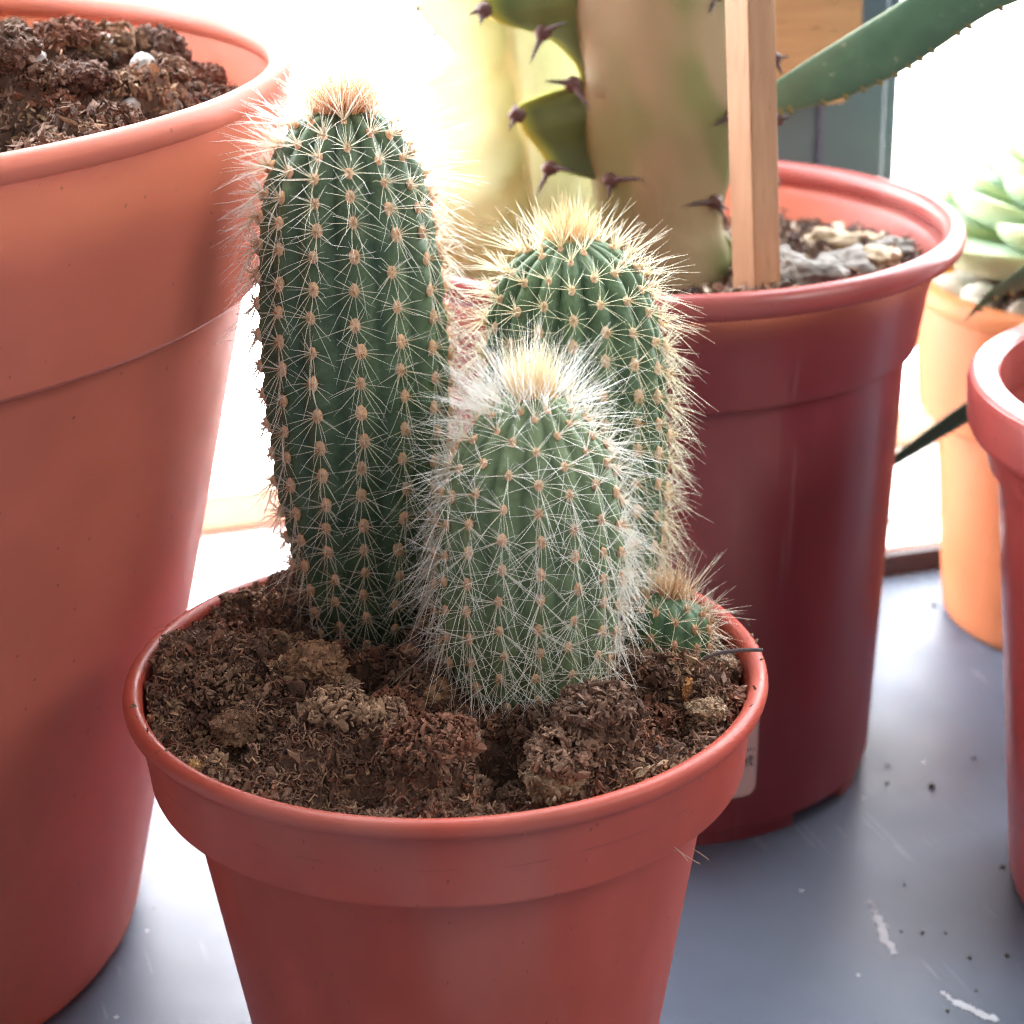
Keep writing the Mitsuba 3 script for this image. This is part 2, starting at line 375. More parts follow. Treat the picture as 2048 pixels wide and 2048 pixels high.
def soil_mesh(c, R, zfun, seed, ncrumb, nfib, size=1.0, grid=0.0009, pal=PAL, pw=(.30, .26, .2, .06, .1, .07, .01), rbot=None, arc=None, clods=60, cs=1.0, rgrid=0.0014, calm=(), rimcr=None):
    rng = np.random.default_rng(seed)
    def hgt(x, y):
        q = np.stack([x, y, x * 0 + seed], -1)
        a = meshkit.fbm(q * 95 / cs, 3, seed) - 0.5
        b = np.abs(meshkit.fbm(q * 260 / cs, 3, seed + 9) - 0.5)
        d = meshkit.fbm(q * 900 / size, 2, seed + 5) - 0.5
        mk = np.clip((R - np.hypot(x - c[0], y - c[1])) / (0.22 * R), 0.25, 1)
        for bx_, by_, br_ in calm:
            mk = mk * np.clip((np.hypot(x - bx_, y - by_) - br_ * 0.6) / br_, 0.12, 1)
        return zfun(x, y) + mk * cs * (0.027 * a - 0.016 * b) + size * (0.0032 * d + 0.001)
    n = int(R / grid)
    rr = np.linspace(0, 1, n) ** 0.8 * (R - rgrid)
    nt = int(2 * np.pi * R / grid * 0.55)
    t = np.arange(nt) * 2 * np.pi / nt
    x = c[0] + rr[:, None] * np.cos(t); y = c[1] + rr[:, None] * np.sin(t)
    z = hgt(x, y)
    v = np.stack([x, y, z], -1)
    for rs, zs in rbot:
        sk = np.stack([c[0] + rs * np.cos(t), c[1] + rs * np.sin(t), t * 0 + zs], -1)[None]
        v = np.concatenate([v, sk], 0)
    m = v.shape[0]
    v = v.reshape(-1, 3)
    i, s = np.meshgrid(np.arange(m - 1), np.arange(nt), indexing='ij')
    q = np.stack([i * nt + s, (i + 1) * nt + s, (i + 1) * nt + (s + 1) % nt, i * nt + (s + 1) % nt], -1).reshape(-1, 4)
    V, Fc = [v], [tri(v, q)[1]]
    w = meshkit.fbm(v * 300, 3, seed + 2)[:, None]; w2 = meshkit.fbm(v * 80, 2, seed + 3)[:, None]
    Cc = [(PAL[5] * (1 - w) + PAL[1] * w) * (0.4 + 0.7 * w2)]  # ground under the crumbs coloured darker, shade of the hollows put into the colour
    off = len(v)
    # crumbs
    ico = trimesh.creation.icosahedron()
    iv, jf = np.array(ico.vertices), np.array(ico.faces)
    iv = iv / np.linalg.norm(iv[0])
    for k in range(24):
        nn = ncrumb // 24
        base = iv * rng.uniform(0.35, 1.5, (12, 1)) * np.array([1.5, 0.85, 0.5])[rng.permutation(3)] * rng.uniform(0.75, 1.3, 3)
        th = rng.uniform(0, 2 * np.pi, nn); ra = R * 0.985 * np.sqrt(rng.uniform(0, 1, nn))
        if arc is not None: th = rng.uniform(arc[0], arc[1], nn)
        px_, py_ = c[0] + ra * np.cos(th), c[1] + ra * np.sin(th)
        s = size * np.clip(np.exp(rng.normal(-7.65, 0.48, nn)), 2.0e-4, 1.3e-3)
        lim = R - s - 0.0003
        ra2 = np.minimum(ra, lim); px_, py_ = c[0] + ra2 * np.cos(th), c[1] + ra2 * np.sin(th)
        pz = hgt(px_, py_) + s * rng.uniform(-0.3, 0.75, nn)
        Q = trimesh_rot(rng, nn)
        vv = np.einsum('nij,kj->nki', Q, base) * s[:, None, None] + np.stack([px_, py_, pz], -1)[:, None]
        ci = rng.choice(len(pal), nn, p=np.array(pw) / np.sum(pw))
        clump = meshkit.noise(np.stack([px_, py_, px_ * 0], -1) * 130, seed + 4)
        ci = np.where((clump > 0.68) & (rng.uniform(0, 1, nn) < 0.6), 6, ci); ci = np.where((clump < 0.3) & (rng.uniform(0, 1, nn) < 0.6), 4, ci)
        col = pal[ci] * rng.uniform(0.65, 1.35, (nn, 1))
        V.append(vv.reshape(-1, 3)); Cc.append((col[:, None] * rng.uniform(0.7, 1.3, (1, len(iv), 1))).reshape(-1, 3))
        Fc.append((jf[None] + (np.arange(nn) * len(iv))[:, None, None]).reshape(-1, 3) + off); off += nn * len(iv)
    # crumbs gathered into bigger clods
    nc = clods
    cr_edge = 0.003 * cs
    th = rng.uniform(0, 2 * np.pi, nc) if arc is None else rng.uniform(arc[0], arc[1], nc)
    ra = (R - cr_edge) * np.sqrt(rng.uniform(0, 1, nc))
    cr = cs * (0.0013 + 0.0042 * rng.uniform(0, 1, nc) ** 2)
    cxy = np.stack([c[0] + ra * np.cos(th), c[1] + ra * np.sin(th)], -1)
    cr = cr * np.clip((R - ra) / (0.2 * R), 0.3, 1)
    for bx_, by_, br_ in calm: cr = cr * np.clip((np.hypot(cxy[:, 0] - bx_, cxy[:, 1] - by_)) / (1.5 * br_), 0.35, 1)
    cz = hgt(cxy[:, 0], cxy[:, 1]) + cr * 0.15
    per = np.maximum(30, (cr / 0.00042 / size) ** 2 * 2.0).astype(int)
    own = np.repeat(np.arange(nc), per); N = len(own)
    u_ = rng.normal(size=(N, 3)); u_ /= np.linalg.norm(u_, axis=1, keepdims=True); u_[:, 2] = np.abs(u_[:, 2]) * 0.95 - 0.12
    sq = np.stack([rng.uniform(.8, 1.4, nc), rng.uniform(.7, 1.1, nc), rng.uniform(.5, .95, nc)], -1)
    rr_ = cr[own] * (0.75 + 0.55 * meshkit.noise(u_ * 2.2 + own[:, None] * 3.7, seed + 8))
    pos = np.stack([cxy[own, 0], cxy[own, 1], cz[own]], -1) + u_ * sq[own] * rr_[:, None]
    rad = np.hypot(pos[:, 0] - c[0], pos[:, 1] - c[1]); k_ = np.minimum(1, (R - 0.0006) / rad)
    pos[:, 0] = c[0] + (pos[:, 0] - c[0]) * k_; pos[:, 1] = c[1] + (pos[:, 1] - c[1]) * k_
    base = iv[None] * rng.uniform(0.4, 1.5, (N, 12, 1)) * np.array([1.55, 0.85, 0.5])
    s = size * np.clip(np.exp(rng.normal(-7.65, 0.4, N)), 2e-4, 1.2e-3)
    vv = np.einsum('nij,nkj->nki', trimesh_rot(rng, N), base) * s[:, None, None] + pos[:, None]
    tint = pal[rng.choice(len(pal), nc, p=[.29, .30, .15, .09, .14, .0, .03])]
    col = tint[own] * rng.uniform(0.55, 1.3, (N, 1))
    V.append(vv.reshape(-1, 3)); Cc.append((col[:, None] * rng.uniform(0.75, 1.25, (1, 12, 1))).reshape(-1, 3))
    Fc.append((jf[None] + (np.arange(N) * 12)[:, None, None]).reshape(-1, 3) + off); off += N * 12
    if rimcr:        # loose crumbs on the rim
        N = 60
        th = rng.uniform(-2.9, 0.3, N)
        pos = np.stack([c[0] + rimcr[0] * np.cos(th) * rng.uniform(.985, 1.012, N), c[1] + rimcr[0] * np.sin(th) * rng.uniform(.985, 1.012, N), np.full(N, rimcr[1])], -1)
        base = iv[None] * rng.uniform(0.4, 1.5, (N, 12, 1)) * np.array([1.6, 0.8, 0.5])
        s = np.clip(np.exp(rng.normal(-8.3, 0.5, N)), 1e-4, 6e-4)
        vv = np.einsum('nij,nkj->nki', trimesh_rot(rng, N), base) * s[:, None, None] + pos[:, None]
        V.append(vv.reshape(-1, 3)); Cc.append(np.repeat(pal[rng.choice(4, N)] * 0.7, 12, 0))
        Fc.append((jf[None] + (np.arange(N) * 12)[:, None, None]).reshape(-1, 3) + off); off += N * 12
    # fibres
    th = rng.uniform(0, 2 * np.pi, nfib); ra = (R - 0.003) * np.sqrt(rng.uniform(0, 1, nfib))
    p0 = np.stack([c[0] + ra * np.cos(th), c[1] + ra * np.sin(th)], -1)
    L = size * rng.uniform(0.0012, 0.0055, nfib); az = rng.uniform(0, 2 * np.pi, nfib); cur = rng.normal(0, 1.8, nfib)
    ts = np.linspace(0, 1, 5)
    ang = az[:, None] + cur[:, None] * ts
    x = p0[:, :1] + np.cumsum(np.cos(ang), 1) * L[:, None] / 5; y = p0[:, 1:] + np.cumsum(np.sin(ang), 1) * L[:, None] / 5
    rad = np.hypot(x - c[0], y - c[1]); k_ = np.minimum(1, (R - 0.0008) / np.maximum(rad, 1e-6))
    x = c[0] + (x - c[0]) * k_; y = c[1] + (y - c[1]) * k_
    z = hgt(x[:, 2], y[:, 2])[:, None] + size * (0.0004 + rng.uniform(0, 0.0014, (nfib, 1)) + rng.normal(0, 0.0004, (nfib, 5)))
    r = size * rng.uniform(0.00008, 0.00024, (nfib, 1)) * np.array([0.6, 1, 1, 0.9, 0.4])
    tm = tubes(np.stack([x, y, z], -1), r, 4)
    col = pal[rng.choice(len(pal), nfib, p=np.array(pw) / np.sum(pw))] * rng.uniform(0.7, 1.7, (nfib, 1))
    V.append(np.array(tm.vertices)); Cc.append(np.repeat(col, 20, 0)); Fc.append(np.array(tm.faces) + off)
    return trimesh.Trimesh(np.vstack(V), np.vstack(Fc), process=False), np.vstack(Cc), hgt


def trimesh_rot(rng, n):
    q = rng.normal(size=(n, 4)); q /= np.linalg.norm(q, axis=1, keepdims=True)
    w, x, y, z = q.T
    return np.stack([1 - 2 * (y * y + z * z), 2 * (x * y - z * w), 2 * (x * z + y * w), 2 * (x * y + z * w), 1 - 2 * (x * x + z * z), 2 * (y * z - x * w), 2 * (x * z - y * w), 2 * (y * z + x * w), 1 - 2 * (x * x + y * y)], -1).reshape(n, 3, 3)


CALM = [(*at_z(u * K, v * K, 0.094)[:2], q) for u, v, q in ((690, 1225, 0.012), (985, 1345, 0.014), (1256, 1240, 0.012))]
PITS = [(*at_z(u * K, v * K, 0.094)[:2], r, d) for u, v, r, d in ((690, 1372, 0.0055, 0.008), (555, 1345, 0.004, 0.006), (930, 1465, 0.005, 0.006), (800, 1420, 0.004, 0.005), (470, 1460, 0.004, 0.005), (1250, 1400, 0.004, 0.005), (600, 1240, 0.004, 0.003), (700, 1235, 0.010, 0.0035), (980, 1340, 0.010, 0.002), (1262, 1250, 0.012, 0.0034))]
HEAPS = [(*at_z(u * K, v * K, 0.096)[:2], r, d) for u, v, r, d in ((600, 1285, 0.006, 0.001), (480, 1400, 0.008, 0.004), (830, 1330, 0.006, 0.003), (1050, 1475, 0.006, 0.003), (740, 1455, 0.008, 0.003), (1200, 1330, 0.01, 0.003))]


def zmain(x, y):
    r = np.hypot(x - MC[0], y - MC[1])
    z = 0.0985 - np.where(y > MC[1], -0.0005, 0.0035) * np.minimum(r / 0.057, 1) ** 4
    for a, b, s, d in PITS: z = z - 2.3 * d * np.exp(-((x - a) ** 2 + (y - b) ** 2) / s ** 2)
    for a, b, s, d in HEAPS: z = z + d * np.exp(-((x - a) ** 2 + (y - b) ** 2) / s ** 2)
    return z


m, col, hmain = soil_mesh(MC, 0.0568, zmain, 11, 34000, 15000, size=0.95, cs=1.35, grid=0.00065, rbot=[(0.054, 0.0835), (0.0475, 0.0825), (0.034, 0.02)], clods=190, calm=CALM, rimcr=(0.0592, H + 0.0019))
solo('potting_soil', m, 'm_soil', 'crumbly brown potting soil in the small front pot under the cacti', 'soil', smooth=False, kind='stuff', color=col)
m, col, hleft = soil_mesh(LC, 0.1205, lambda x, y: 0.1945 + 0.004 * meshkit.fbm(np.stack([x, y, x * 0], -1) * 40, 2, 4) - 0.0095 * np.minimum(np.hypot(x - LC[0], y - LC[1]) / 0.12, 1) ** 5, 23, 42000, 9000, size=1.0, cs=1.15, grid=0.0012, rbot=[(0.116, 0.166), (0.1105, 0.160), (0.078, 0.02)], arc=(-2.2, 2.2), clods=300)
solo('potting_soil', m, 'm_soil', 'coarse brown soil with white grains in the large left pot', 'soil', smooth=False, kind='stuff', color=col)
pal2 = np.array([[0.09, 0.05, 0.04], [0.16, 0.1, 0.07], [0.05, 0.03, 0.03], [0.3, 0.26, 0.22], [0.12, 0.06, 0.04], [0.06, 0.04, 0.03], [0.45, 0.38, 0.3]])
m, col, hback = soil_mesh(P2, 0.0667, lambda x, y: (lambda k: (0.1315 - 0.10 * (y - 0.575)) * (1 - k) + k * np.maximum(0.122, 0.1425 - 0.30 * (y - 0.4525)))(np.clip((0.064 - x) / 0.018, 0, 1)), 37, 9000, 700, size=1.2, cs=0.5, grid=0.0012, pal=pal2, rbot=[(0.0645, 0.124), (0.0600, 0.119), (0.0555, 0.01)])
solo('potting_soil', m, 'm_soil', 'dark soil with grit in the maroon pot around the wooden stake', 'soil', smooth=False, kind='stuff', color=col)
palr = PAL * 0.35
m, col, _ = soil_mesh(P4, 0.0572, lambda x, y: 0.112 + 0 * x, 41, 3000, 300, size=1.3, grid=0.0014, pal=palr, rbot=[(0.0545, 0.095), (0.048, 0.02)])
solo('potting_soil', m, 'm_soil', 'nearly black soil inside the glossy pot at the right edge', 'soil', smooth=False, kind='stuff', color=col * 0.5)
m, col, hclay = soil_mesh(P3, 0.0565, lambda x, y: 0.098 + 0 * x, 43, 2500, 200, size=1.3, grid=0.0014, pal=pal2, rbot=[(0.0545, 0.075), (0.048, 0.062), (0.044, 0.02)])
solo('potting_soil', m, 'm_soil', 'gritty soil under the white pebbles in the pale orange clay pot', 'soil', smooth=False, kind='stuff', color=col)

# ================================================================ CACTI
def frames(C):
    d = np.gradient(C, axis=0); d /= np.linalg.norm(d, axis=1, keepdims=True)
    x = np.array([1.0, 0, 0])
    X = x - (d @ x)[:, None] * d; X /= np.linalg.norm(X, axis=1, keepdims=True)
    return d, X, np.cross(d, X)          # axis, right, away from the camera


def cactus(label, rows, Y, nrib, phase, spacing, ribdepth, spine, tuft, pad=(0.00096, 0.00136), flesh_key='m_flesh', seed=0, twist=0.0, base_z=0.088, crown_n=0):
    rng = np.random.default_rng(seed)
    key = thing('cactus', label, 'cactus')
    rows = np.array(rows, float) * K
    L = np.array([at_y(r[1], r[0], Y) for r in rows]); Rr = np.array([at_y(r[2], r[0], Y) for r in rows])
    C = (L + Rr) / 2; R = np.linalg.norm(Rr - L, axis=1) / 2
    if C[-1, 2] > base_z:                      # carry the foot down into the soil
        C = np.vstack([C, C[-1] + (C[-1] - C[-3]) / np.linalg.norm(C[-1] - C[-3]) * (C[-1, 2] - base_z)]); R = np.append(R, R[-1] * 0.92)
    C, R = C[::-1], R[::-1]
    s = np.append(0, np.cumsum(np.linalg.norm(np.diff(C, axis=0), axis=1)))
    # finer near the apex, where the radius runs to nothing
    smax = s[-1]
    fC, fR = CubicSpline(s, C) if len(s) > 3 else None, PchipInterpolator(s, R)
    u = np.linspace(0, 1, 170); S = smax * (1 - (1 - u) ** 1.9)
    # smooth axis
    ax = np.polynomial.polynomial.polyfit(s, C, 3, w=np.where(s > 0.85 * smax, 0.5, 1.0))
    fC = lambda q: np.polynomial.polynomial.polyval(np.asarray(q), ax).T if np.ndim(q) else np.polynomial.polynomial.polyval(q, ax)
    CC = np.stack([np.polynomial.polynomial.polyval(S, ax[:, i]) for i in range(3)], -1); RR = fR(S)
    ed = frames(CC)
    nt = nrib * 14
    th = np.arange(nt) * 2 * np.pi / nt
    ribang = lambda j, q: (j + phase) * 2 * np.pi / nrib + twist * q / smax
    tw = twist * S / smax
    ph = nrib * (th[None] - tw[:, None]) - phase * 2 * np.pi
    wv = np.abs(np.cos(ph / 2))
    j_idx = np.round(ph / (2 * np.pi)).astype(int) % nrib
    dep = ribdepth * (1 + 1.1 * np.clip((S / smax - 0.8) / 0.2, 0, 1))[:, None] * (0.6 + 0.4 * np.clip(S / (0.3 * smax), 0, 1))[:, None]
    offj = (np.arange(nrib) % 2) * 0.5 + rng.uniform(-0.12, 0.12, nrib)
    bump = np.cos(2 * np.pi * (S[:, None] / spacing - offj[j_idx])) * wv ** 2 * 0.018
    n3 = meshkit.fbm(np.stack([np.cos(th)[None] * 2 + 0 * S[:, None], np.sin(th)[None] * 2 + 0 * S[:, None], S[:, None] * 120 + 0 * th[None]], -1) + seed, 3, seed) - 0.5
    rad = RR[:, None] * (1 - dep * (1 - wv ** 0.75) + bump + 0.05 * n3)
    d, X, B = ed
    ct, sn = np.cos(th), np.sin(th)
    v = CC[:, None] + rad[..., None] * (X[:, None] * ct[None, :, None] + B[:, None] * sn[None, :, None])
    uvx = (wv * np.clip(0.35 + 0.65 * (S / smax)[:, None] ** 2, 0, 1)).reshape(-1)
    uv = np.stack([uvx, np.repeat(S / smax, nt)], -1)
    m_ = len(S)
    i, q_ = np.meshgrid(np.arange(m_ - 1), np.arange(nt), indexing='ij')
    q = np.stack([i * nt + q_, i * nt + (q_ + 1) % nt, (i + 1) * nt + (q_ + 1) % nt, (i + 1) * nt + q_], -1).reshape(-1, 4)
    vv, ff = tri(v.reshape(-1, 3), q)
    body = trimesh.Trimesh(vv, ff, process=False)
    part(key, 'body', body, flesh_key, smooth=True, uv=uv)
    # areoles, each with its spines
    ico = trimesh.creation.icosphere(subdivisions=2); iv = np.array(ico.vertices)
    fS = lambda q: np.array([np.interp(q, S, arr) for arr in CC.T])
    extra = []
    for j in range(nrib):
        q = spacing * (offj[j] % 1.0) + 0.004
        while q < smax * 0.992:
            t_ = q / smax
            a = ribang(j, q) + rng.normal(0, 0.02)
            k0 = min(np.searchsorted(S, q), m_ - 1)
            cen = fS(q); dd, xx, bb = d[k0], X[k0], B[k0]
            rdir = xx * math.cos(a) + bb * math.sin(a)
            Rq = float(np.interp(q, S, RR))
            slope = float((np.interp(min(q + 0.0006, smax), S, RR) - np.interp(q - 0.0006, S, RR)) / 0.0012)
            nrm = rdir - slope * dd; nrm /= np.linalg.norm(nrm)
            upv = dd - (dd @ nrm) * nrm; upv /= np.linalg.norm(upv)
            sd = np.cross(upv, nrm)
            pos = cen + rdir * Rq * 1.012
            near = np.clip((t_ - 0.75) / 0.25, 0, 1)
            step = spacing * (1 - 0.45 * near) * rng.uniform(0.86, 1.14)
            q += step
            if pos[2] < base_z + 0.003: continue
            ps = np.array(pad) * (1 - 0.35 * near) * rng.uniform(0.85, 1.12) * (0.75 + 0.25 * min(1, t_ / 0.25))
            pv = iv * (1 + 0.45 * (meshkit.noise(iv * 3.1 + j * 3 + q * 900, seed)[:, None] - 0.5))
            pv = pos + sd * (pv[:, :1] * ps[0]) + upv * (pv[:, 1:2] * ps[1]) + nrm * (pv[:, 2:] * ps[0] * 0.75)
            pc_ = np.array(spine['pad']) * rng.uniform(0.85, 1.15) * (0.75 + 0.5 * meshkit.noise(iv * 5 + j, seed)[:, None])
            # spines
            n = int(rng.integers(*spine['n']) * (1 + spine.get('crown', 0) * near))
            fi = rng.uniform(0, 2 * np.pi, n) if spine.get('wild') else (np.arange(n) + rng.uniform(-0.3, 0.3, n)) * 2 * np.pi / n
            down = -np.sin(fi)
            el = rng.uniform(*spine['elev'], n) + near * spine.get('crown_el', 0.5)
            Ls = rng.uniform(*spine['len'], n) * (0.84 + 0.36 * down) * (1 + spine.get('crown_len', 0.3) * near) * (0.8 + 0.2 * min(1, t_ / 0.2))
            dir_ = (np.cos(fi)[:, None] * sd + np.sin(fi)[:, None] * upv) * np.cos(el)[:, None] + nrm * np.sin(el)[:, None]
            dir_ += near * spine.get('crown_up', 0.3) * dd; dir_ /= np.linalg.norm(dir_, axis=1, keepdims=True)
            bend = (rng.normal(0, 1, (n, 3)) * spine['bend'] + np.array([0, 0, -0.35 * spine['bend']]))
            ts = np.array([0, 0.28, 0.62, 1.0])
            Pp = pos + nrm * ps[0] * 0.3 + dir_[:, None] * Ls[:, None, None] * ts[None, :, None] + bend[:, None] * Ls[:, None, None] * (ts ** 2)[None, :, None]
            rr = spine['rad'] * rng.uniform(0.75, 1.2, (n, 1)) * np.array([1.0, 0.95, 0.7, 0.25])
            if n >= 6:       # a few stiff short central bristles in the felt
                nb = 5; fb = rng.uniform(0, 2 * np.pi, nb); eb = rng.uniform(0.7, 1.4, nb)
                db = (np.cos(fb)[:, None] * sd + np.sin(fb)[:, None] * upv) * np.cos(eb)[:, None] + nrm * np.sin(eb)[:, None]
                Pb = pos + nrm * ps[0] * 0.3 + db[:, None] * rng.uniform(0.0012, 0.0026, nb)[:, None, None] * ts[None, :, None]
                Pp = np.concatenate([Pp, Pb]); rr = np.concatenate([rr, np.full((nb, 1), spine['rad'] * 0.9) * np.array([1.0, 0.95, 0.7, 0.25])])
            tm = tubes(Pp, rr, 3)
            c0, c1 = np.array(spine['base']), np.array(spine['tip'])
            cc = (c0 + (c1 - c0) * np.array([0, 0.35, 0.75, 1.0])[:, None])[None] * rng.uniform(0.82, 1.1, (len(Pp), 1, 1))
            if n >= 6: cc[-5:] *= np.array([0.55, 0.36, 0.25])
            cc = np.minimum(np.repeat(cc.reshape(-1, 3), 3, 0), 0.97)
            ak = part(key, 'areole', trimesh.Trimesh(pv, ico.faces, process=False), 'm_pad', smooth=True, color=pc_)
            part(ak, 'spines', tm, 'm_spine', smooth=True, color=cc)
    # crown tuft
    apex = fS(smax); ad, axx, ab = d[-1], X[-1], B[-1]
    for name, tf in tuft.items():
        n = tf['n']
        fi = rng.uniform(0, 2 * np.pi, n); ro = tf['r'] * np.sqrt(rng.uniform(0, 1, n))
        lean = tf['lean'] * (ro / tf['r']) * rng.uniform(0.35, 1.35, n)
        o = axx * np.cos(fi)[:, None] + ab * np.sin(fi)[:, None]
        Ls = rng.uniform(*tf['len'], n) * (1 - 0.55 * (ro / tf['r']) ** 1.5)
        rise = np.interp(smax - ro * 0, S, RR)
        st_ = apex + o * ro[:, None] + ad * 0.0006 - ad * (0.0003 + 0.35 * (ro[:, None] ** 2) / max(R.max(), 1e-3))
        dir_ = ad * np.cos(lean)[:, None] + o * np.sin(lean)[:, None]
        bend = rng.normal(0, 1, (n, 3)) * tf['bend']
        ts = np.array([0, 0.28, 0.62, 1.0])
        Pp = st_[:, None] + dir_[:, None] * Ls[:, None, None] * ts[None, :, None] + bend[:, None] * Ls[:, None, None] * (ts ** 2)[None, :, None]
        rr = tf['rad'] * rng.uniform(0.75, 1.2, (n, 1)) * np.array([1.0, 0.95, 0.7, 0.25])
        cc = (np.array(tf['base']) + (np.array(tf['tip']) - np.array(tf['base'])) * np.array([0, 0.35, 0.75, 1.0])[:, None])[None] * rng.uniform(0.8, 1.12, (n, 1, 1))
        pk = part(key, name, tubes(Pp, rr, 3), tf.get('mat', 'm_spine'), smooth=True, color=np.minimum(np.repeat(cc.reshape(-1, 3), 3, 0), 0.97))
        labels[pk] = {'label': tf['label']}
    return key


SP_TALL = dict(n=(13, 17), elev=(0.22, 0.80), len=(0.0058, 0.0094), bend=0.11, rad=0.000095, base=(0.88, 0.76, 0.56), tip=(0.97, 0.96, 0.90), pad=(0.78, 0.47, 0.29), crown=0.2, crown_len=0.25, crown_up=0.25)
tall = cactus('tallest dark green cactus, left of the group, with an orange tuft on top', [
    (205, 622, 668), (207, 606, 688), (213, 585, 708), (226, 561, 728), (245, 541, 745), (270, 524, 764), (300, 509, 783), (350, 496, 803), (400, 489, 815), (500, 485, 832), (600, 487, 843), (700, 496, 850), (800, 507, 848), (900, 520, 843), (1000, 543, 832), (1100, 567, 815), (1200, 600, 790)],
    0.388, 14, 0.25 - 3.65, 0.0058, 0.085, SP_TALL, {
    'tuft': dict(n=760, r=0.0056, lean=0.85, len=(0.0070, 0.0150), bend=0.12, rad=0.000095, base=(0.80, 0.46, 0.26), tip=(0.97, 0.82, 0.64), label='orange brown tuft of young spines')}, flesh_key='m_flesh_dark', seed=3, twist=0.12)
SP_FRONT = dict(n=(14, 19), elev=(0.12, 0.75), len=(0.0075, 0.0132), bend=0.12, rad=0.000080, base=(0.93, 0.87, 0.72), tip=(0.97, 0.97, 0.95), pad=(0.72, 0.45, 0.28), crown=-0.35, crown_len=0.15, crown_up=0.3, wild=True)
front = cactus('shorter cactus nearest the camera, veiled in long fine white spines', [
    (742, 996, 1014), (744, 984, 1026), (750, 962, 1047), (762, 938, 1069), (780, 913, 1091), (810, 887, 1119), (850, 862, 1146), (900, 844, 1162), (960, 831, 1172), (1050, 823, 1174), (1150, 826, 1164), (1230, 838, 1148), (1300, 858, 1124), (1350, 884, 1106)],
    0.3555, 16, 0.35, 0.0055, 0.075, SP_FRONT, {
    'tuft': dict(n=360, r=0.0040, lean=0.45, len=(0.006, 0.0132), bend=0.10, rad=0.00007, mat='m_tuft', base=(0.80, 0.58, 0.30), tip=(0.95, 0.86, 0.64), label='cream coloured tuft at the crown'),
    'crown_hair': dict(n=290, r=0.0100, lean=1.3, len=(0.009, 0.0160), bend=0.14, rad=0.000062, base=(0.90, 0.88, 0.80), tip=(0.96, 0.96, 0.95), label='long white hairs round the crown')}, flesh_key='m_flesh_light', seed=5, twist=-0.1, pad=(0.00082, 0.00112))
SP_MID = dict(n=(13, 17), elev=(0.25, 0.90), len=(0.0062, 0.0108), bend=0.07, rad=0.000085, base=(0.90, 0.80, 0.54), tip=(0.96, 0.92, 0.75), pad=(0.74, 0.52, 0.35), crown=-0.2, crown_len=-0.05, crown_up=0.25)
mid = cactus('round topped cactus behind the white one, with stiff yellowish spines', [
    (450, 1066, 1090), (451, 1054, 1102), (456, 1030, 1124), (466, 1001, 1148), (482, 974, 1172), (508, 948, 1198), (545, 928, 1220), (590, 918, 1238), (640, 915, 1249), (700, 915, 1256), (800, 925, 1262), (900, 940, 1260), (1000, 960, 1250), (1100, 985, 1235), (1180, 1010, 1220)],
    0.392, 17, 0.1, 0.0060, 0.10, SP_MID, {
    'tuft': dict(n=320, r=0.0044, lean=0.75, len=(0.0045, 0.0098), bend=0.10, rad=0.000085, mat='m_tuft', base=(0.72, 0.48, 0.24), tip=(0.88, 0.72, 0.46), label='pale orange tuft of young spines')}, seed=8, twist=0.25)
SP_SMALL = dict(n=(9, 13), elev=(0.25, 0.80), len=(0.0055, 0.0092), bend=0.05, rad=0.00009, base=(0.80, 0.62, 0.42), tip=(0.95, 0.92, 0.82), pad=(0.52, 0.28, 0.17), crown=0.1, crown_len=0.3, crown_up=0.4)
small = cactus('tiny round cactus beside the right rim, with an ochre tuft', [
    (1126, 1253, 1277), (1128, 1238, 1292), (1135, 1216, 1311), (1148, 1196, 1326), (1168, 1182, 1336), (1196, 1176, 1340), (1223, 1179, 1337), (1253, 1189, 1326)],
    0.370, 11, 0.4, 0.0036, 0.07, SP_SMALL, {
    'tuft': dict(n=120, r=0.0024, lean=0.75, len=(0.0035, 0.0092), bend=0.07, rad=0.0001, base=(0.52, 0.28, 0.13), tip=(0.84, 0.64, 0.42), label='ochre tuft of young spines')}, flesh_key='m_flesh_young', seed=13, pad=(0.0007, 0.0010))

# ================================================================ THORNY STEMS IN THE MAROON POT
def euph_mat(key, base, edge, trans, trans_col, dark, streak=35):
    def col(p, n, uv):
        f = fbm(p.x * 60 + p.z * 9, p.y * 60, p.z * 45 - p.x * 7, 2)
        g = fbm(p.x * 110 + p.z * 60, p.y * 70, p.z * streak * 0.5 - p.x * 40, 1)
        h = fbm(p.x * 95 + p.z * 12, p.y * 60, p.z * 6, 2)
        c = mix(base, dark, smoothstep(0.40, 0.64, 0.5 * f + 0.5 * g))
        c = mix(c, [x * 1.5 for x in base], 0.45 * smoothstep(0.55, 0.95, h))
        return mix(c, edge, smoothstep(0.5, 1.0, uv.x))
    mat(key, {'type': 'blendbsdf', 'weight': trans, 'a': {'type': 'twosided', 'b': {'type': 'principled', 'base_color': proc(col), 'roughness': 0.5, 'specular': 0.4}},
              'b': {'type': 'principledthin', 'base_color': rgb(*trans_col), 'diff_trans': 1.7, 'roughness': 0.5}})
euph_mat('m_core', [0.375, 0.290, 0.175], [0.37, 0.29, 0.16], 0.06, (0.75, 0.6, 0.3), [0.20, 0.215, 0.085])
euph_mat('m_wing', [0.15, 0.165, 0.07], [0.45, 0.48, 0.08], 0.11, (0.66, 0.70, 0.20), [0.055, 0.075, 0.035])
euph_mat('m_stem_pale', [0.48, 0.49, 0.22], [0.62, 0.64, 0.30], 0.40, (0.95, 0.945, 0.76), [0.24, 0.27, 0.11])
mat('m_thorn', {'type': 'twosided', 'b': {'type': 'principled', 'base_color': vc, 'roughness': 0.5}})


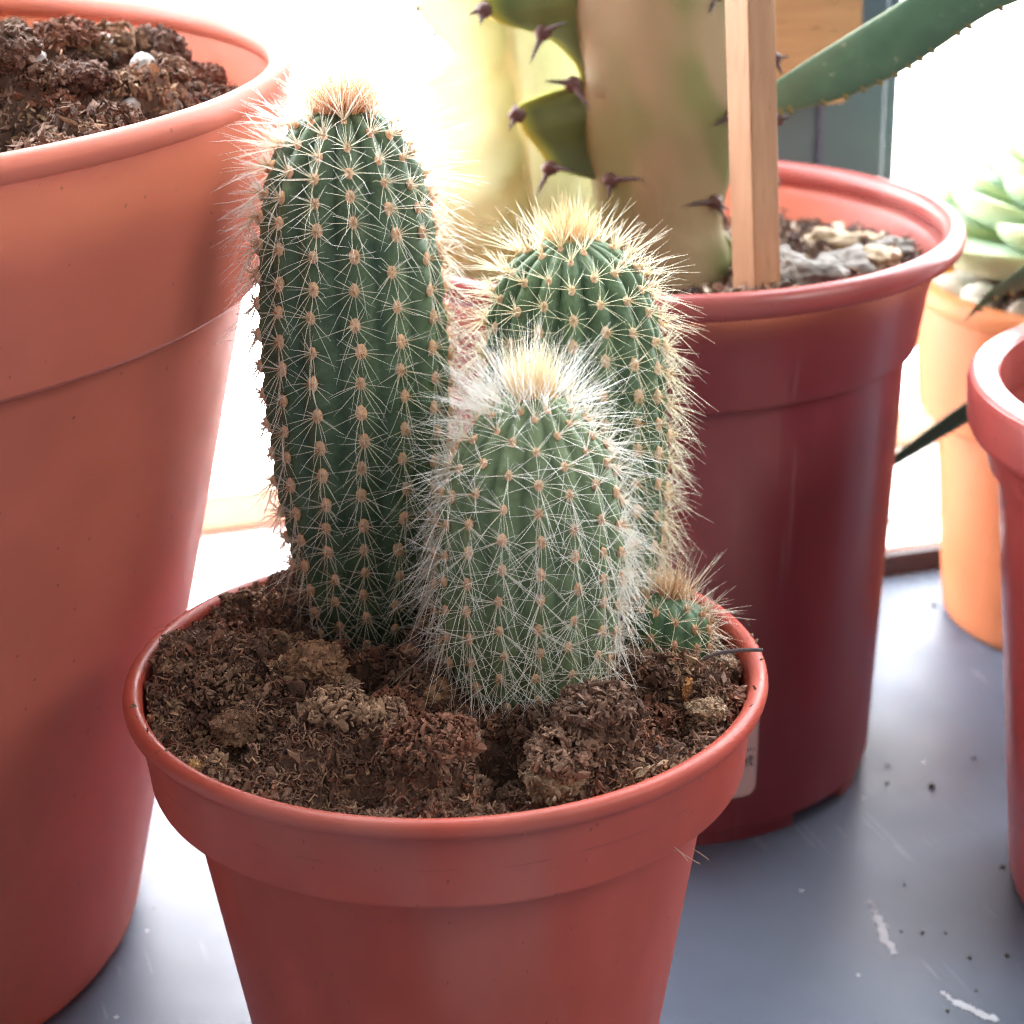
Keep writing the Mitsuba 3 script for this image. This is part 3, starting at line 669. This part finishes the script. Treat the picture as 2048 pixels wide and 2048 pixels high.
def column(rows, Y, n=160, lobes=0.0, squash=0.8, bot=None):
    rows = np.array(rows, float)
    L = np.array([at_y(r[1], r[0], Y) for r in rows]); Rr = np.array([at_y(r[2], r[0], Y) for r in rows])
    C, R = (L + Rr) / 2, np.linalg.norm(Rr - L, axis=1) / 2
    t = np.linspace(0, 1, 200); s = np.linspace(0, 1, len(R))
    C = np.stack([PchipInterpolator(s, C[:, i])(t) for i in range(3)], -1); R = PchipInterpolator(s, R)(t)
    X = np.tile([1.0, 0, 0], (200, 1)); Zv = np.tile([0, 1.0, 0], (200, 1))
    prof = lambda a: (np.cos(a) * (1 + lobes * np.cos(4 * a)), np.sin(a) * (1 + lobes * np.cos(4 * a)))
    return sweep(C, R, R * squash, X, Zv, n, prof=prof)


def wing(edge, core, Y0, Y1, thick, seed, nv=300, nx=48):
    """a scalloped rib: edge (v,u) photo outline of its crest at depth Y1, core (v,u) its root at depth Y0."""
    e, c = np.array(edge, float), np.array(core, float)
    v = np.linspace(e[0, 0], e[-1, 0], nv)
    ue = np.interp(v, e[:, 0], e[:, 1]); uc = np.interp(v, c[:, 0], c[:, 1])
    ue = np.convolve(np.pad(ue, 4, 'edge'), [.04, .08, .12, .16, .2, .16, .12, .08, .04], 'valid')
    E = np.array([at_y(a, b, Y1) for a, b in zip(ue, v)]); C = np.array([at_y(a, b, Y0) for a, b in zip(uc, v)])
    t = np.linspace(0, 1, nx)
    th = thick * ((1 - t) ** 1.2 * 0.85 + 0.15) * np.where(t > 0.93, np.sqrt(np.clip(1 - ((t - 0.93) / 0.07) ** 2, 0, 1)), 1)
    P = C[:, None] + (E - C)[:, None] * t[None, :, None]
    rip = 0.0012 * np.sin((v[:, None] - 90 * t[None]) * 0.055 + seed) * np.sin(np.pi * t)[None]
    front = P + np.array([0, -1.0, 0]) * th[None, :, None] + np.stack([0 * rip, rip, 0 * rip], -1)
    back = P + np.array([0, 1.0, 0]) * th[None, :, None] + np.stack([0 * rip, rip, 0 * rip], -1)
    ring = np.concatenate([front, back[:, ::-1]], 1)
    m2 = ring.shape[1]
    i, s = np.meshgrid(np.arange(nv - 1), np.arange(m2), indexing='ij')
    q = np.stack([i * m2 + s, i * m2 + (s + 1) % m2, (i + 1) * m2 + (s + 1) % m2, (i + 1) * m2 + s], -1).reshape(-1, 4)
    uvx = np.tile(np.concatenate([t, t[::-1]]) ** 3, nv)
    me = trimesh.Trimesh(*tri(ring.reshape(-1, 3), q), process=False)
    if me.volume < 0: me.invert()
    return me, np.stack([uvx, uvx * 0], -1)


def thorn(key, u, v, Y, tips, size, seed):
    """a horny pad with its pair of thorns; tips in photo points."""
    c = at_y(u, v, Y)
    pad_ = lump(c, (size, size * 0.7, size * 0.9), seed, 2, 0.3)
    Ms, cols = [pad_], [np.tile([0.10, 0.045, 0.040], (len(pad_.vertices), 1))]
    for q, (a, b, dy) in enumerate(tips):
        e = at_y(a, b, Y + dy)
        ts = np.linspace(0, 1, 6)
        mid_ = c + (e - c) * 0.5 + np.array([0, 0, 0.0004])
        P = ((1 - ts) ** 2)[:, None] * c + (2 * ts * (1 - ts))[:, None] * mid_ + (ts ** 2)[:, None] * e
        tb_ = tubes(P[None], (size * 0.42 * (1 - ts) ** 0.85 + 0.00006)[None], 7)
        Ms.append(tb_); cols.append(np.repeat(np.array([[0.11, 0.05, 0.05]]) * (1 - ts)[:, None] + np.array([[0.055, 0.045, 0.065]]) * ts[:, None], 7, 0))
    return part(key, 'thorn_pair', trimesh.util.concatenate(Ms), 'm_thorn', smooth=True, color=np.vstack(cols))


YT = 0.517
eu = thing('thorny_succulent', 'thick olive brown succulent stem with scalloped thorny ribs behind the stake', 'succulent')
st1 = part(eu, 'stem', column([(-260, 1148, 1470), (0, 1158, 1470), (200, 1172, 1474), (330, 1185, 1462), (400, 1193, 1444), (446, 1198, 1438), (500, 1203, 1450), (600, 1212, 1464), (640, 1214, 1464)], YT, lobes=0.05, squash=0.62), 'm_core', smooth=True, uv=None)
W1 = [(-230, 1010), (-190, 960), (-150, 985), (-110, 1080), (-80, 1100), (-60, 1010), (-25, 972), (0, 958), (22, 962), (50, 1000), (60, 1050), (72, 1090), (94, 1120), (127, 1148), (156, 1159), (172, 1138), (187, 1085), (203, 1046), (216, 1026), (235, 1032), (261, 1043), (290, 1068), (308, 1083), (333, 1098), (345, 1128), (352, 1160), (364, 1212), (380, 1226)]
wm, wuv = wing(W1, [(-230, 1225), (380, 1270)], YT + 0.006, YT - 0.002, 0.0070, 1)
part(eu, 'rib', wm, 'm_wing', smooth=True, uv=wuv)
W2 = [(-200, 1450), (-50, 1500), (0, 1442), (60, 1500), (110, 1543), (150, 1550), (200, 1530), (240, 1552), (280, 1520), (325, 1476), (360, 1462), (400, 1444), (446, 1434), (470, 1455), (500, 1485), (560, 1510), (620, 1500)]
wm, wuv = wing(W2, [(-200, 1360), (620, 1390)], YT + 0.004, YT + 0.004, 0.0060, 4)
part(eu, 'rib', wm, 'm_core', smooth=True, uv=wuv * 0)
TH = [(968, 20, [(937, 30, -.002), (960, 52, -.003)]), (1086, 66, [(1132, 44, -.004), (1060, 128, -.002)]), (1146, 168, [(1090, 163, -.002), (1181, 222, -.005)]),
      (1034, 229, [(1018, 262, -.002), (1030, 205, .003)]), (1100, 336, [(1147, 343, -.004), (1073, 393, -.002)]), (1222, 360, [(1288, 358, -.005), (1216, 400, -.002)])]
for q, (u, v, tp) in enumerate(TH): thorn(eu, u, v, YT - 0.006, tp, 0.0021, q)
for q, (u, v, tp) in enumerate([(1432, -8, [(1420, 28, -.004), (1445, -40, 0)]), (1466, 232, [(1426, 253, -.003), (1470, 205, 0)]), (1430, 404, [(1371, 411, -.004), (1460, 424, 0), (1456, 446, .002)]), (1548, 118, [(1578, 114, 0), (1566, 152, 0)]), (1553, 240, [(1582, 236, -.002), (1546, 270, 0)]), (1545, 366, [(1553, 378, 0), (1540, 345, 0)])]):
    thorn(eu, u, v, YT - 0.006, tp, 0.0019, q + 10)
# the pale stem against the window
YB = 0.555
eb = thing('thorny_succulent', 'pale yellow thorny succulent stem glowing against the window, left of the thick one', 'succulent')
part(eb, 'stem', column([(-260, 935, 1120), (0, 955, 1140), (200, 985, 1165), (400, 1010, 1185), (600, 1025, 1190), (640, 1026, 1190)], YB, lobes=0.10, squash=0.7), 'm_stem_pale', smooth=True)
W3 = [(-200, 850), (-120, 820), (-60, 905), (-20, 845), (0, 832), (18, 830), (40, 842), (70, 872), (105, 905), (140, 880), (165, 842), (190, 868), (225, 850), (250, 868), (290, 880), (330, 850), (362, 872), (420, 880), (470, 872), (520, 880), (600, 900)]
wm, wuv = wing(W3, [(-200, 1010), (600, 1090)], YB, YB - 0.004, 0.007, 2)
part(eb, 'rib', wm, 'm_stem_pale', smooth=True, uv=wuv)
for q, (u, v, tp) in enumerate([(835, 18, [(822, 34, -.002), (828, 8, 0)]), (845, 168, [(825, 172, -.002), (850, 178, 0)]), (853, 227, [(832, 242, -.002), (862, 232, 0)]), (868, 70, [(850, 80, 0), (874, 80, 0)])]):
    thorn(eb, u, v, YB - 0.005, tp, 0.0007, q + 30)

# ---------------------------------------------------------------- wooden stake and board
def wood(key, a, b, sx, sz):
    def col(p, n, uv):
        g = fbm(p.x * sx, p.y * sx, p.z * sz, 4)
        s = noise(p.x * sx * 3, p.y * sx * 3, p.z * sz * 1.2)
        c = mix(a, b, g)
        return mix(c, [0.22, 0.10, 0.05], smoothstep(0.80, 0.92, s) * 0.6)
    mat(key, {'type': 'twosided', 'b': {'type': 'principled', 'base_color': proc(col), 'roughness': 0.6, 'specular': 0.3}})
wood('m_stake', [0.38, 0.20, 0.11], [0.56, 0.34, 0.20], 900, 60)
wood('m_board', [0.36, 0.19, 0.10], [0.50, 0.29, 0.16], 60, 700)
sb, stp = at_y(1514, 592, 0.4665), at_y(1496, -150, 0.4700)
sdir = (stp - sb) / np.linalg.norm(stp - sb)
sb = sb - sdir * 0.012
Ls = np.linalg.norm(stp - sb)
bx = rounded_box(0.0080, 0.0080, Ls, 0.0006); bx.apply_translation([0, 0, Ls / 2])
bx.apply_transform(trimesh.transformations.rotation_matrix(math.radians(38), [0, 0, 1]))
bx.apply_transform(trimesh.geometry.align_vectors([0, 0, 1], sdir)); bx.apply_translation(sb)
solo('wooden_stake', bx, 'm_stake', 'square wooden stake standing upright in the maroon pot', 'stake', smooth=30)
c0 = at_y(1700, -40, 0.655); c1 = at_y(1545, 165, 0.655)
from shapely.geometry import Polygon
bw, bh = c0[0] - c1[0] + 0.03, 0.16
pl = Polygon([(-bw, 0), (-0.004, 0), (0, 0.022), (0.0015, bh), (-bw, bh)]).buffer(-0.0025).buffer(0.0025, quad_segs=5)
bd = trimesh.creation.extrude_polygon(pl, 0.012, engine='earcut')
bd.apply_transform(trimesh.transformations.rotation_matrix(math.pi / 2, [1, 0, 0]))
bd.apply_transform(trimesh.transformations.rotation_matrix(WYAW, [0, 0, 1]))
bd.apply_translation([c0[0] - 0.0015, 0.6535, c1[2] - 0.004])
solo('wooden_board', bd, 'm_board', 'tan wooden board in front of the dark window post', 'board', smooth=30)

# ---------------------------------------------------------------- aloe leaves reaching in from the right
def leaf_col(p, n, uv):
    f = fbm(p.x * 200, p.y * 200, p.z * 200, 3)
    g = fbm(p.x * 900, p.y * 900, p.z * 900, 2)
    c = mix([0.026, 0.078, 0.044], [0.060, 0.135, 0.075], f)
    c = mix(c, [0.24, 0.25, 0.06], dr.clip(uv.x, 0, 1) * 0.7)
    return mix(c, [0.34, 0.30, 0.22], smoothstep(0.72, 0.82, g) * smoothstep(0.58, 0.75, f) * 0.5)
mat('m_leaf', {'type': 'blendbsdf', 'weight': 0.06, 'a': {'type': 'twosided', 'b': {'type': 'principled', 'base_color': proc(leaf_col), 'roughness': 0.36, 'specular': 0.7, 'clearcoat': 0.6, 'clearcoat_gloss': 0.6}},
               'b': {'type': 'principledthin', 'base_color': rgb(0.35, 0.55, 0.12), 'diff_trans': 1.8, 'roughness': 0.5}})
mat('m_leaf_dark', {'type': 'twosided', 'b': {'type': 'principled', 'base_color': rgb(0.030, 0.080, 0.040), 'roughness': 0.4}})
mat('m_tooth', {'type': 'twosided', 'b': {'type': 'diffuse', 'reflectance': rgb(0.22, 0.20, 0.09)}})
al = thing('aloe', 'green toothed aloe leaves reaching in from the right edge', 'aloe')


def leaf(pts, width, thick, tilt, bsdf, teeth=0, seed=0):
    pts = np.array(pts, float); t0 = np.linspace(0, 1, len(pts)); t = np.linspace(0, 1, 60)
    C = np.stack([PchipInterpolator(t0, pts[:, i])(t) for i in range(3)], -1)
    wd_ = PchipInterpolator(t0, np.array(width) / 2)(t)
    d = np.gradient(C, axis=0); d /= np.linalg.norm(d, axis=1, keepdims=True)
    view = C - EYE; view /= np.linalg.norm(view, axis=1, keepdims=True)
    X = np.cross(d, np.array([0, 1.0, 0.25]) / math.hypot(1, .25)); X /= np.linalg.norm(X, axis=1, keepdims=True)
    Zv = np.cross(X, d)
    best = max((1, -1), key=lambda sg: np.mean([(np.sign(-(zz @ vv)) * zz)[2] for zz, vv in zip(Zv * math.cos(tilt) - sg * X * math.sin(tilt), view)]))
    ct, st_ = math.cos(tilt), best * math.sin(tilt)
    X, Zv = X * ct + Zv * st_, Zv * ct - X * st_
    low = -1 if np.mean(X[:, 2]) > 0 else 1
    prof = lambda a: (np.cos(a) * (0.9 + 0.1 * np.abs(np.cos(a))), np.where(np.sin(a) > 0, np.sin(a) * 0.9, np.sin(a) * 0.55 + 0.12 * (1 - np.abs(np.cos(a)) ** 2)))
    m_ = sweep(C, wd_, wd_ * thick, X, Zv, 32, prof=prof)
    a = np.arange(32) * 2 * np.pi / 32
    uv = np.zeros((len(m_.vertices), 2)); uv[:60 * 32, 0] = np.tile(np.abs(np.cos(a)) ** 30, 60)
    k = part(al, 'leaf', m_, bsdf, smooth=True, uv=uv)
    rng = np.random.default_rng(seed)
    for q in range(teeth):
        for s in (low,):
            i = int(6 + (q + 0.5 + rng.uniform(-0.25, 0.25) + (0.3 if s > 0 else 0)) * 50 / teeth)
            if i > 58: continue
            p = C[i] + s * X[i] * wd_[i] * 0.985
            h = 0.0010 * rng.uniform(0.7, 1.2)
            e = p + s * X[i] * h - d[i] * h * 0.7 * (1 if d[i] @ (C[0] - C[-1]) > 0 else -1)
            part(k, 'tooth', tubes(np.array([[p - s * X[i] * 0.001, p + (e - p) * .4, e]]), np.array([[0.0009, 0.0006, 0.0001]]), 5), 'm_tooth', smooth=True)
    return k


def px(u, v, Y): return at_y(u, v, Y)
SX = np.array([0.335, 0.50, 0.02])
leaf([px(1468, 232, .492), px(1543, 201, .492), px(1672, 145, .490), px(1772, 92, .488), px(1850, 42, .487), px(1990, -50, .487), px(2170, -110, .490), px(2380, 40, .495), SX + [0, 0, .10], SX],
     [0.0008, 0.0064, 0.0122, 0.0138, 0.0137, 0.0150, 0.019, 0.022, 0.024, 0.024], 0.46, 0.55, 'm_leaf', 24, 1)
leaf([px(1930, 642, .500), px(1957, 614, .500), px(1988, 588, .500), px(2050, 556, .500), px(2150, 500, .500), px(2350, 440, .50), SX + [-0.01, 0, .06], SX + [-0.005, 0.004, 0]],
     [0.0003, 0.0012, 0.0026, 0.0058, 0.010, 0.016, 0.02, 0.02], 0.42, -0.2, 'm_leaf', 8, 2)
leaf([px(1730, 962, .575), px(1819, 901, .570), px(1955, 812, .560), px(2100, 735, .55), px(2300, 690, .53), SX + [0.0, 0.01, .03], SX + [0, 0.01, 0]],
     [0.0008, 0.0040, 0.0062, 0.0085, 0.012, 0.016, 0.018], 0.42, 0.1, 'm_leaf_dark', 0, 3)

# ---------------------------------------------------------------- rosette and pebbles in the clay pot
mat('m_rosette', {'type': 'blendbsdf', 'weight': 0.25, 'a': {'type': 'twosided', 'b': {'type': 'principled', 'base_color': proc(lambda p, n, uv: mix(mix([0.44, 0.57, 0.48], [0.56, 0.66, 0.57], fbm(p.x * 150, p.y * 150, p.z * 150, 3)), [0.60, 0.66, 0.28], dr.clip(uv.x, 0, 1) * 0.8)), 'roughness': 0.5}},
                  'b': {'type': 'principledthin', 'base_color': rgb(0.55, 0.72, 0.40), 'diff_trans': 1.6, 'roughness': 0.5}})
ro = thing('rosette_succulent', 'pale green rosette succulent with thick leaves in the clay pot', 'succulent')
rc = np.array([P3[0] - 0.004, P3[1] + 0.004, 0.110])
rng = np.random.default_rng(77)
for q in range(46):
    lev = q / 46
    a = q * 2.39996 + 0.4
    Lr = 0.062 * (1 - 0.62 * lev); el = 0.02 + 0.85 * lev ** 1.3
    out = np.array([math.cos(a), math.sin(a), 0])
    t = np.linspace(0, 1, 18)
    C = rc + out * (0.004 + Lr * t[:, None] * math.cos(el)) + np.array([0, 0, 1.0]) * (0.004 + 0.012 * lev + Lr * t[:, None] * math.sin(el) + 0.006 * t[:, None] ** 2)
    wq = (0.0180 * (1 - 0.45 * lev)) * (0.45 + 0.55 * np.sin(np.pi * 0.5 * np.clip(t / 0.7, 0, 1))) * np.sqrt(np.clip(1 - np.clip((t - 0.72) / 0.28, 0, 1) ** 2.2, 0, 1)) + 0.0003
    d = np.gradient(C, axis=0); d /= np.linalg.norm(d, axis=1, keepdims=True)
    X = np.cross(d, [0, 0, 1.0]); X /= np.linalg.norm(X, axis=1, keepdims=True) + 1e-9
    Zv = np.cross(X, d)
    prof = lambda a_: (np.cos(a_), np.where(np.sin(a_) > 0, 0.16 * np.sin(a_) + 0.10 * np.cos(a_) ** 2, 0.38 * np.sin(a_) + 0.10 * np.cos(a_) ** 2))
    lm = sweep(C, wq, wq, X, Zv, 22, prof=prof)
    uv = np.zeros((len(lm.vertices), 2)); aa = np.arange(22) * 2 * np.pi / 22
    uv[:18 * 22, 0] = np.maximum(np.tile(np.abs(np.cos(aa)) ** 10, 18), np.repeat(np.clip(t * 6 - 5, 0, 1), 22))
    part(ro, 'leaf', lm, 'm_rosette', smooth=True, uv=uv)
mat('m_pebble', {'type': 'twosided', 'b': {'type': 'principled', 'base_color': proc(lambda p, n, uv: mix([0.66, 0.63, 0.58], [0.84, 0.82, 0.78], fbm(p.x * 300, p.y * 300, p.z * 300, 3))), 'roughness': 0.6}})
for q in range(30):
    a = -3.4 + q * (3.3 / 30) * 2 % 6.2; r = (0.051 if q % 2 else 0.043) + rng.uniform(-0.002, 0.002)
    s = rng.uniform(0.0045, 0.0075)
    if math.cos(a) > 0.05: continue
    solo('pebble', lump(np.array([P3[0] + r * math.cos(a), P3[1] + r * math.sin(a), 0.1035 + rng.uniform(0, 0.0035)]), (s, s * rng.uniform(.7, 1), s * rng.uniform(.55, .8)), 100 + q, 2, 0.22, 1.1, a), 'm_pebble',
         'rounded off white pebble under the pale green rosette in the clay pot', 'pebble', smooth=True, group='white pebbles in the clay pot')

# ---------------------------------------------------------------- stones and clumps lying on the soils
mat('m_stone', {'type': 'twosided', 'b': {'type': 'principled', 'base_color': proc(lambda p, n, uv: mix([0.10, 0.09, 0.085], [0.27, 0.245, 0.22], fbm(p.x * 400, p.y * 400, p.z * 400, 4))), 'roughness': 0.7}})
mat('m_perlite', {'type': 'twosided', 'b': {'type': 'principled', 'base_color': proc(lambda p, n, uv: mix([0.20, 0.185, 0.175], [0.42, 0.40, 0.38], fbm(p.x * 700, p.y * 700, p.z * 700, 3))), 'roughness': 0.7}})
mat('m_chip', {'type': 'twosided', 'b': {'type': 'principled', 'base_color': proc(lambda p, n, uv: mix([0.24, 0.16, 0.09], [0.42, 0.32, 0.20], fbm(p.x * 300, p.y * 300, p.z * 300, 3))), 'roughness': 0.6}})
for u, v, Y, s, mk, lb in ((1560, 548, .478, .0055, 'm_stone', 'grey stone against the foot of the stake in the maroon pot'), (1635, 530, .482, .0072, 'm_stone', 'largest grey stone in the maroon pot, near its front rim'),
                           (1700, 515, .490, .0065, 'm_stone', 'grey stone in the maroon pot second from the right'), (1585, 560, .470, .0045, 'm_stone', 'small grey stone half hidden by the maroon front rim'),
                           (1640, 560, .468, .0050, 'm_stone', 'pale grey stone lowest behind the maroon front rim'), (1778, 508, .505, .0050, 'm_stone', 'rightmost grey stone inside the maroon pot'),
                           (1655, 500, .515, .0060, 'm_chip', 'cream wood chip lying on soil in the maroon pot'), (1725, 500, .525, .0055, 'm_chip', 'tan wood chip near the inner wall of the maroon pot'), (1760, 528, .492, .0045, 'm_chip', 'yellowish chip at the front right of the maroon pot'), (1560, 500, .50, .0060, 'm_chip', 'cream chip just right of the stake')):
    p = at_y(u, v, Y); p[2] = max(float(hback(np.array([p[0]]), np.array([p[1]]))[0]) + s * 0.3, 0.128)
    solo('stone' if mk == 'm_stone' else 'wood_chip', lump(p, (s * 1.25, s, s * 0.75), int(u), 3, 0.6, 2.3, u), mk, lb, 'stone' if mk == 'm_stone' else 'wood chip', smooth=True)


def on_soil(u, v, hf, z0):
    d = ray(u, v)
    t = np.linspace((z0 + 0.02 - CAMH) / d[2], (z0 - 0.03 - CAMH) / d[2], 600)
    P = EYE + d * t[:, None]
    under = P[:, 2] < hf(P[:, 0], P[:, 1])
    return P[np.argmax(under)] if under.any() else P[300]


for u, v, s, lb in ((66, 132, .0029, 'white grain on the soil at the far left of the large pot'), (288, 150, .0036, 'largest white grain on the soil of the large left pot'), (262, 222, .0022, 'small white grain low on the soil of the large left pot'), (208, 92, .0022, 'white grain near the back wall of the large left pot')):
    p = on_soil(u, v, hleft, 0.193) + [0, 0, s * 0.45]
    solo('perlite_grain', lump(p, (s, s * .85, s * .85), int(u), 3, 0.3, 1.4, u), 'm_perlite', lb, 'grain', smooth=True)


def clump(u, v, hf, z0, s, colr, label, name='soil_clump', cat='soil clump', seed=0, sc=(1, 1, 0.8)):
    rng = np.random.default_rng(seed)
    p = on_soil(u, v, hf, z0) + np.array([0, 0, s * 0.25])
    core = lump(p, np.array(sc) * s, seed, 3, 0.55, 2.4)
    cv = np.array(core.vertices); n = meshkit.fbm(cv * 900, 3, seed)[:, None]
    Ms, cols = [core], [np.array(colr) * (0.35 + 1.3 * n)]
    ic = trimesh.creation.icosahedron(); iv = np.array(ic.vertices)
    for k in range(420):
        b = cv[rng.integers(len(cv))]; r = min(s, 0.006) * rng.uniform(0.05, 0.15)
        v_ = (iv * rng.uniform(.4, 1.4, (12, 1)) * rng.uniform(.5, 1.7, 3)) @ trimesh_rot(rng, 1)[0].T * r + b
        Ms.append(trimesh.Trimesh(v_, ic.faces, process=False)); cols.append(np.tile(np.array(colr) * rng.uniform(0.6, 1.5), (len(iv), 1)))
    m = trimesh.util.concatenate(Ms)
    return solo(name, m, 'm_soil', label, cat, smooth=False, color=np.minimum(np.vstack(cols), 0.8))


clump(1045 * K, 1478 * K, hmain, .097, .0046, (0.26, 0.185, 0.12), 'pale grey tan moss clump at the front rim below the white cactus', seed=1, sc=(1.1, .9, .75))
clump(592 * K, 1262 * K, hmain, .099, .0045, (0.20, 0.11, 0.065), 'rusty tan clump at the foot of the tallest cactus', seed=2, sc=(1.2, .9, .8))
clump(620 * K, 1300 * K, hmain, .098, .0034, (0.30, 0.19, 0.12), 'light tan frayed clump in front of the rusty one', seed=3, sc=(1.5, .8, .7))
clump(815 * K, 1318 * K, hmain, .098, .0042, (0.26, 0.15, 0.085), 'golden brown clump left of the white cactus foot', seed=4)
clump(778 * K, 1240 * K, hmain, .098, .0022, (0.40, 0.22, 0.14), 'small pinkish crumb between the two largest cacti', seed=5)
clump(445 * K, 1385 * K, hmain, .098, .0036, (0.17, 0.095, 0.06), 'brown crumbly clump near the left inside of the rim', seed=6)
clump(1300 * K, 1312 * K, hmain, .097, .0019, (0.55, 0.27, 0.11), 'small bright orange chip on the right of the soil', seed=7, sc=(.6, .6, 1.4))
clump(1335 * K, 1345 * K, hmain, .097, .0027, (0.30, 0.21, 0.14), 'pale crumb near the right front rim', seed=8, sc=(1.3, .8, .7))
clump(1100 * K, 1352 * K, hmain, .098, .0023, (0.24, 0.08, 0.045), 'reddish brown bark piece right of the white cactus foot', 'bark_piece', 'bark', seed=9, sc=(.7, .6, 1.3))
clump(1372 * K, 1265 * K, hmain, .097, .0024, (0.33, 0.24, 0.17), 'pale clump below the dark twig', seed=10)
clump(370 * K, 1450 * K, hmain, .097, .0014, (0.42, 0.25, 0.11), 'tiny ochre crumb on the front left rim', seed=12)
clump(300, 128, hleft, .198, .0064, (0.13, 0.075, 0.058), 'upright bark clump at the back of the large left pot', seed=20, sc=(1.1, .8, 1.0))
clump(362, 140, hleft, .197, .0038, (0.15, 0.085, 0.065), 'smaller dark clump right of the upright bark clump', seed=21, sc=(.8, .8, 1.1))
clump(20, 108, hleft, .197, .0050, (0.13, 0.08, 0.06), 'dark clump at the far left back of the large pot', seed=22)
clump(160, 165, hleft, .196, .0046, (0.12, 0.066, 0.05), 'rounded brown clump in the middle of the large left pot', seed=23, sc=(1.3, 1, .6))
clump(410, 170, hleft, .194, .0042, (0.17, 0.075, 0.05), 'reddish clump at the right end of the soil in the large left pot', seed=24)

# twig over the rim, root hairs, paint scrapes and crumbs on the table
mat('m_twig', {'type': 'twosided', 'b': {'type': 'principled', 'base_color': rgb(0.16, 0.13, 0.15), 'roughness': 0.4}})
tp = np.array([at_y(1408, 1318, .357), at_y(1440, 1306, .355), at_y(1475, 1301, .353), at_y(1526, 1300, .349)])
tt = np.linspace(0, 1, 14); TP = np.stack([PchipInterpolator(np.linspace(0, 1, 4), tp[:, i])(tt) for i in range(3)], -1)
tw_ = sweep(TP, np.full(14, .00036), np.full(14, .00036), np.tile([0, 1.0, 0], (14, 1)), np.tile([0, 0, 1.0], (14, 1)), 10)
solo('twig', tw_, 'm_twig', 'thin dark twig poking over the right rim of the front pot', 'twig', smooth=40)
rng = np.random.default_rng(5)
mat('m_hair', {'type': 'twosided', 'b': {'type': 'diffuse', 'reflectance': rgb(0.55, 0.36, 0.28)}})
HP = []
for a, b, c_ in (((1345, 1690), (1362, 1708), (1400, 1728)), ((1350, 1700), (1330, 1705), (1340, 1690)), ((1385, 1698), (1400, 1705), (1418, 1720)), ((1345, 1692), (1358, 1700), (1376, 1722))):
    P = np.array([at_y(a[0], a[1], .3195), at_y(b[0], b[1], .3185), at_y(c_[0], c_[1], .3180)])
    ts = np.linspace(0, 1, 7)[:, None]
    HP.append((1 - ts) ** 2 * P[0] + 2 * ts * (1 - ts) * P[1] + ts ** 2 * P[2])
solo('root_hair', tubes(HP, np.full((len(HP), 7), .00009), 4), 'm_hair', 'tangle of pale root hairs stuck to the front pot, right side', 'root hair', smooth=True)
mat('m_paint', {'type': 'twosided', 'b': {'type': 'diffuse', 'reflectance': rgb(0.56, 0.62, 0.68)}})
for pts, lb in ((((1741, 1805), (1752, 1832), (1764, 1855), (1772, 1880), (1786, 1904)), 'white paint scrape on the table between the maroon and right pots'), (((1884, 1987), (1915, 2006), (1942, 2020), (1968, 2032), (1990, 2040)), 'pale blue white paint scrape at the bottom right corner of the table')):
    Ms = []
    for q, (u, v) in enumerate(pts):
        for e in range(4):
            s = rng.uniform(.0006, .0012) * (1 if 0 < q < 4 else .6)
            nxt = pts[min(q + 1, 4)]
            f_ = e / 4
            p = at_z(u + (nxt[0] - u) * f_ + rng.normal(0, 2), v + (nxt[1] - v) * f_ + rng.normal(0, 2), 0.0001)
            Ms.append(lump(p, (s, s * 1.2, .00022), q * 7 + e, 2, .5, 2.0, .6))
    solo('paint_scrape', trimesh.util.concatenate(Ms), 'm_paint', lb, 'paint mark', smooth=True)
mat('m_crumb', {'type': 'twosided', 'b': {'type': 'diffuse', 'reflectance': rgb(0.07, 0.075, 0.06)}})
for q, (u, v, s) in enumerate(((1863, 1575, 7), (1774, 1568, 4), (1948, 1518, 4), (1775, 1532, 3), (1803, 1864, 3), (1845, 1867, 4), (1891, 1867, 3), (1939, 1917, 4), (2014, 1913, 5), (1895, 2023, 4), (2006, 1736, 5), (1868, 1212, 5), (1828, 1209, 3), (1952, 1982, 3), (1809, 1771, 3))):
    p = at_z(u, v, 0); d = np.linalg.norm(p - EYE); r = s * d / F
    solo('soil_crumb', lump(p + [0, 0, r * .5], (r, r * 1.1, r * .7), q, 1, .4, 2.0), 'm_crumb', 'tiny dark crumb of soil lying on the grey table', 'crumb', smooth=True, group='dark crumbs scattered on the table')
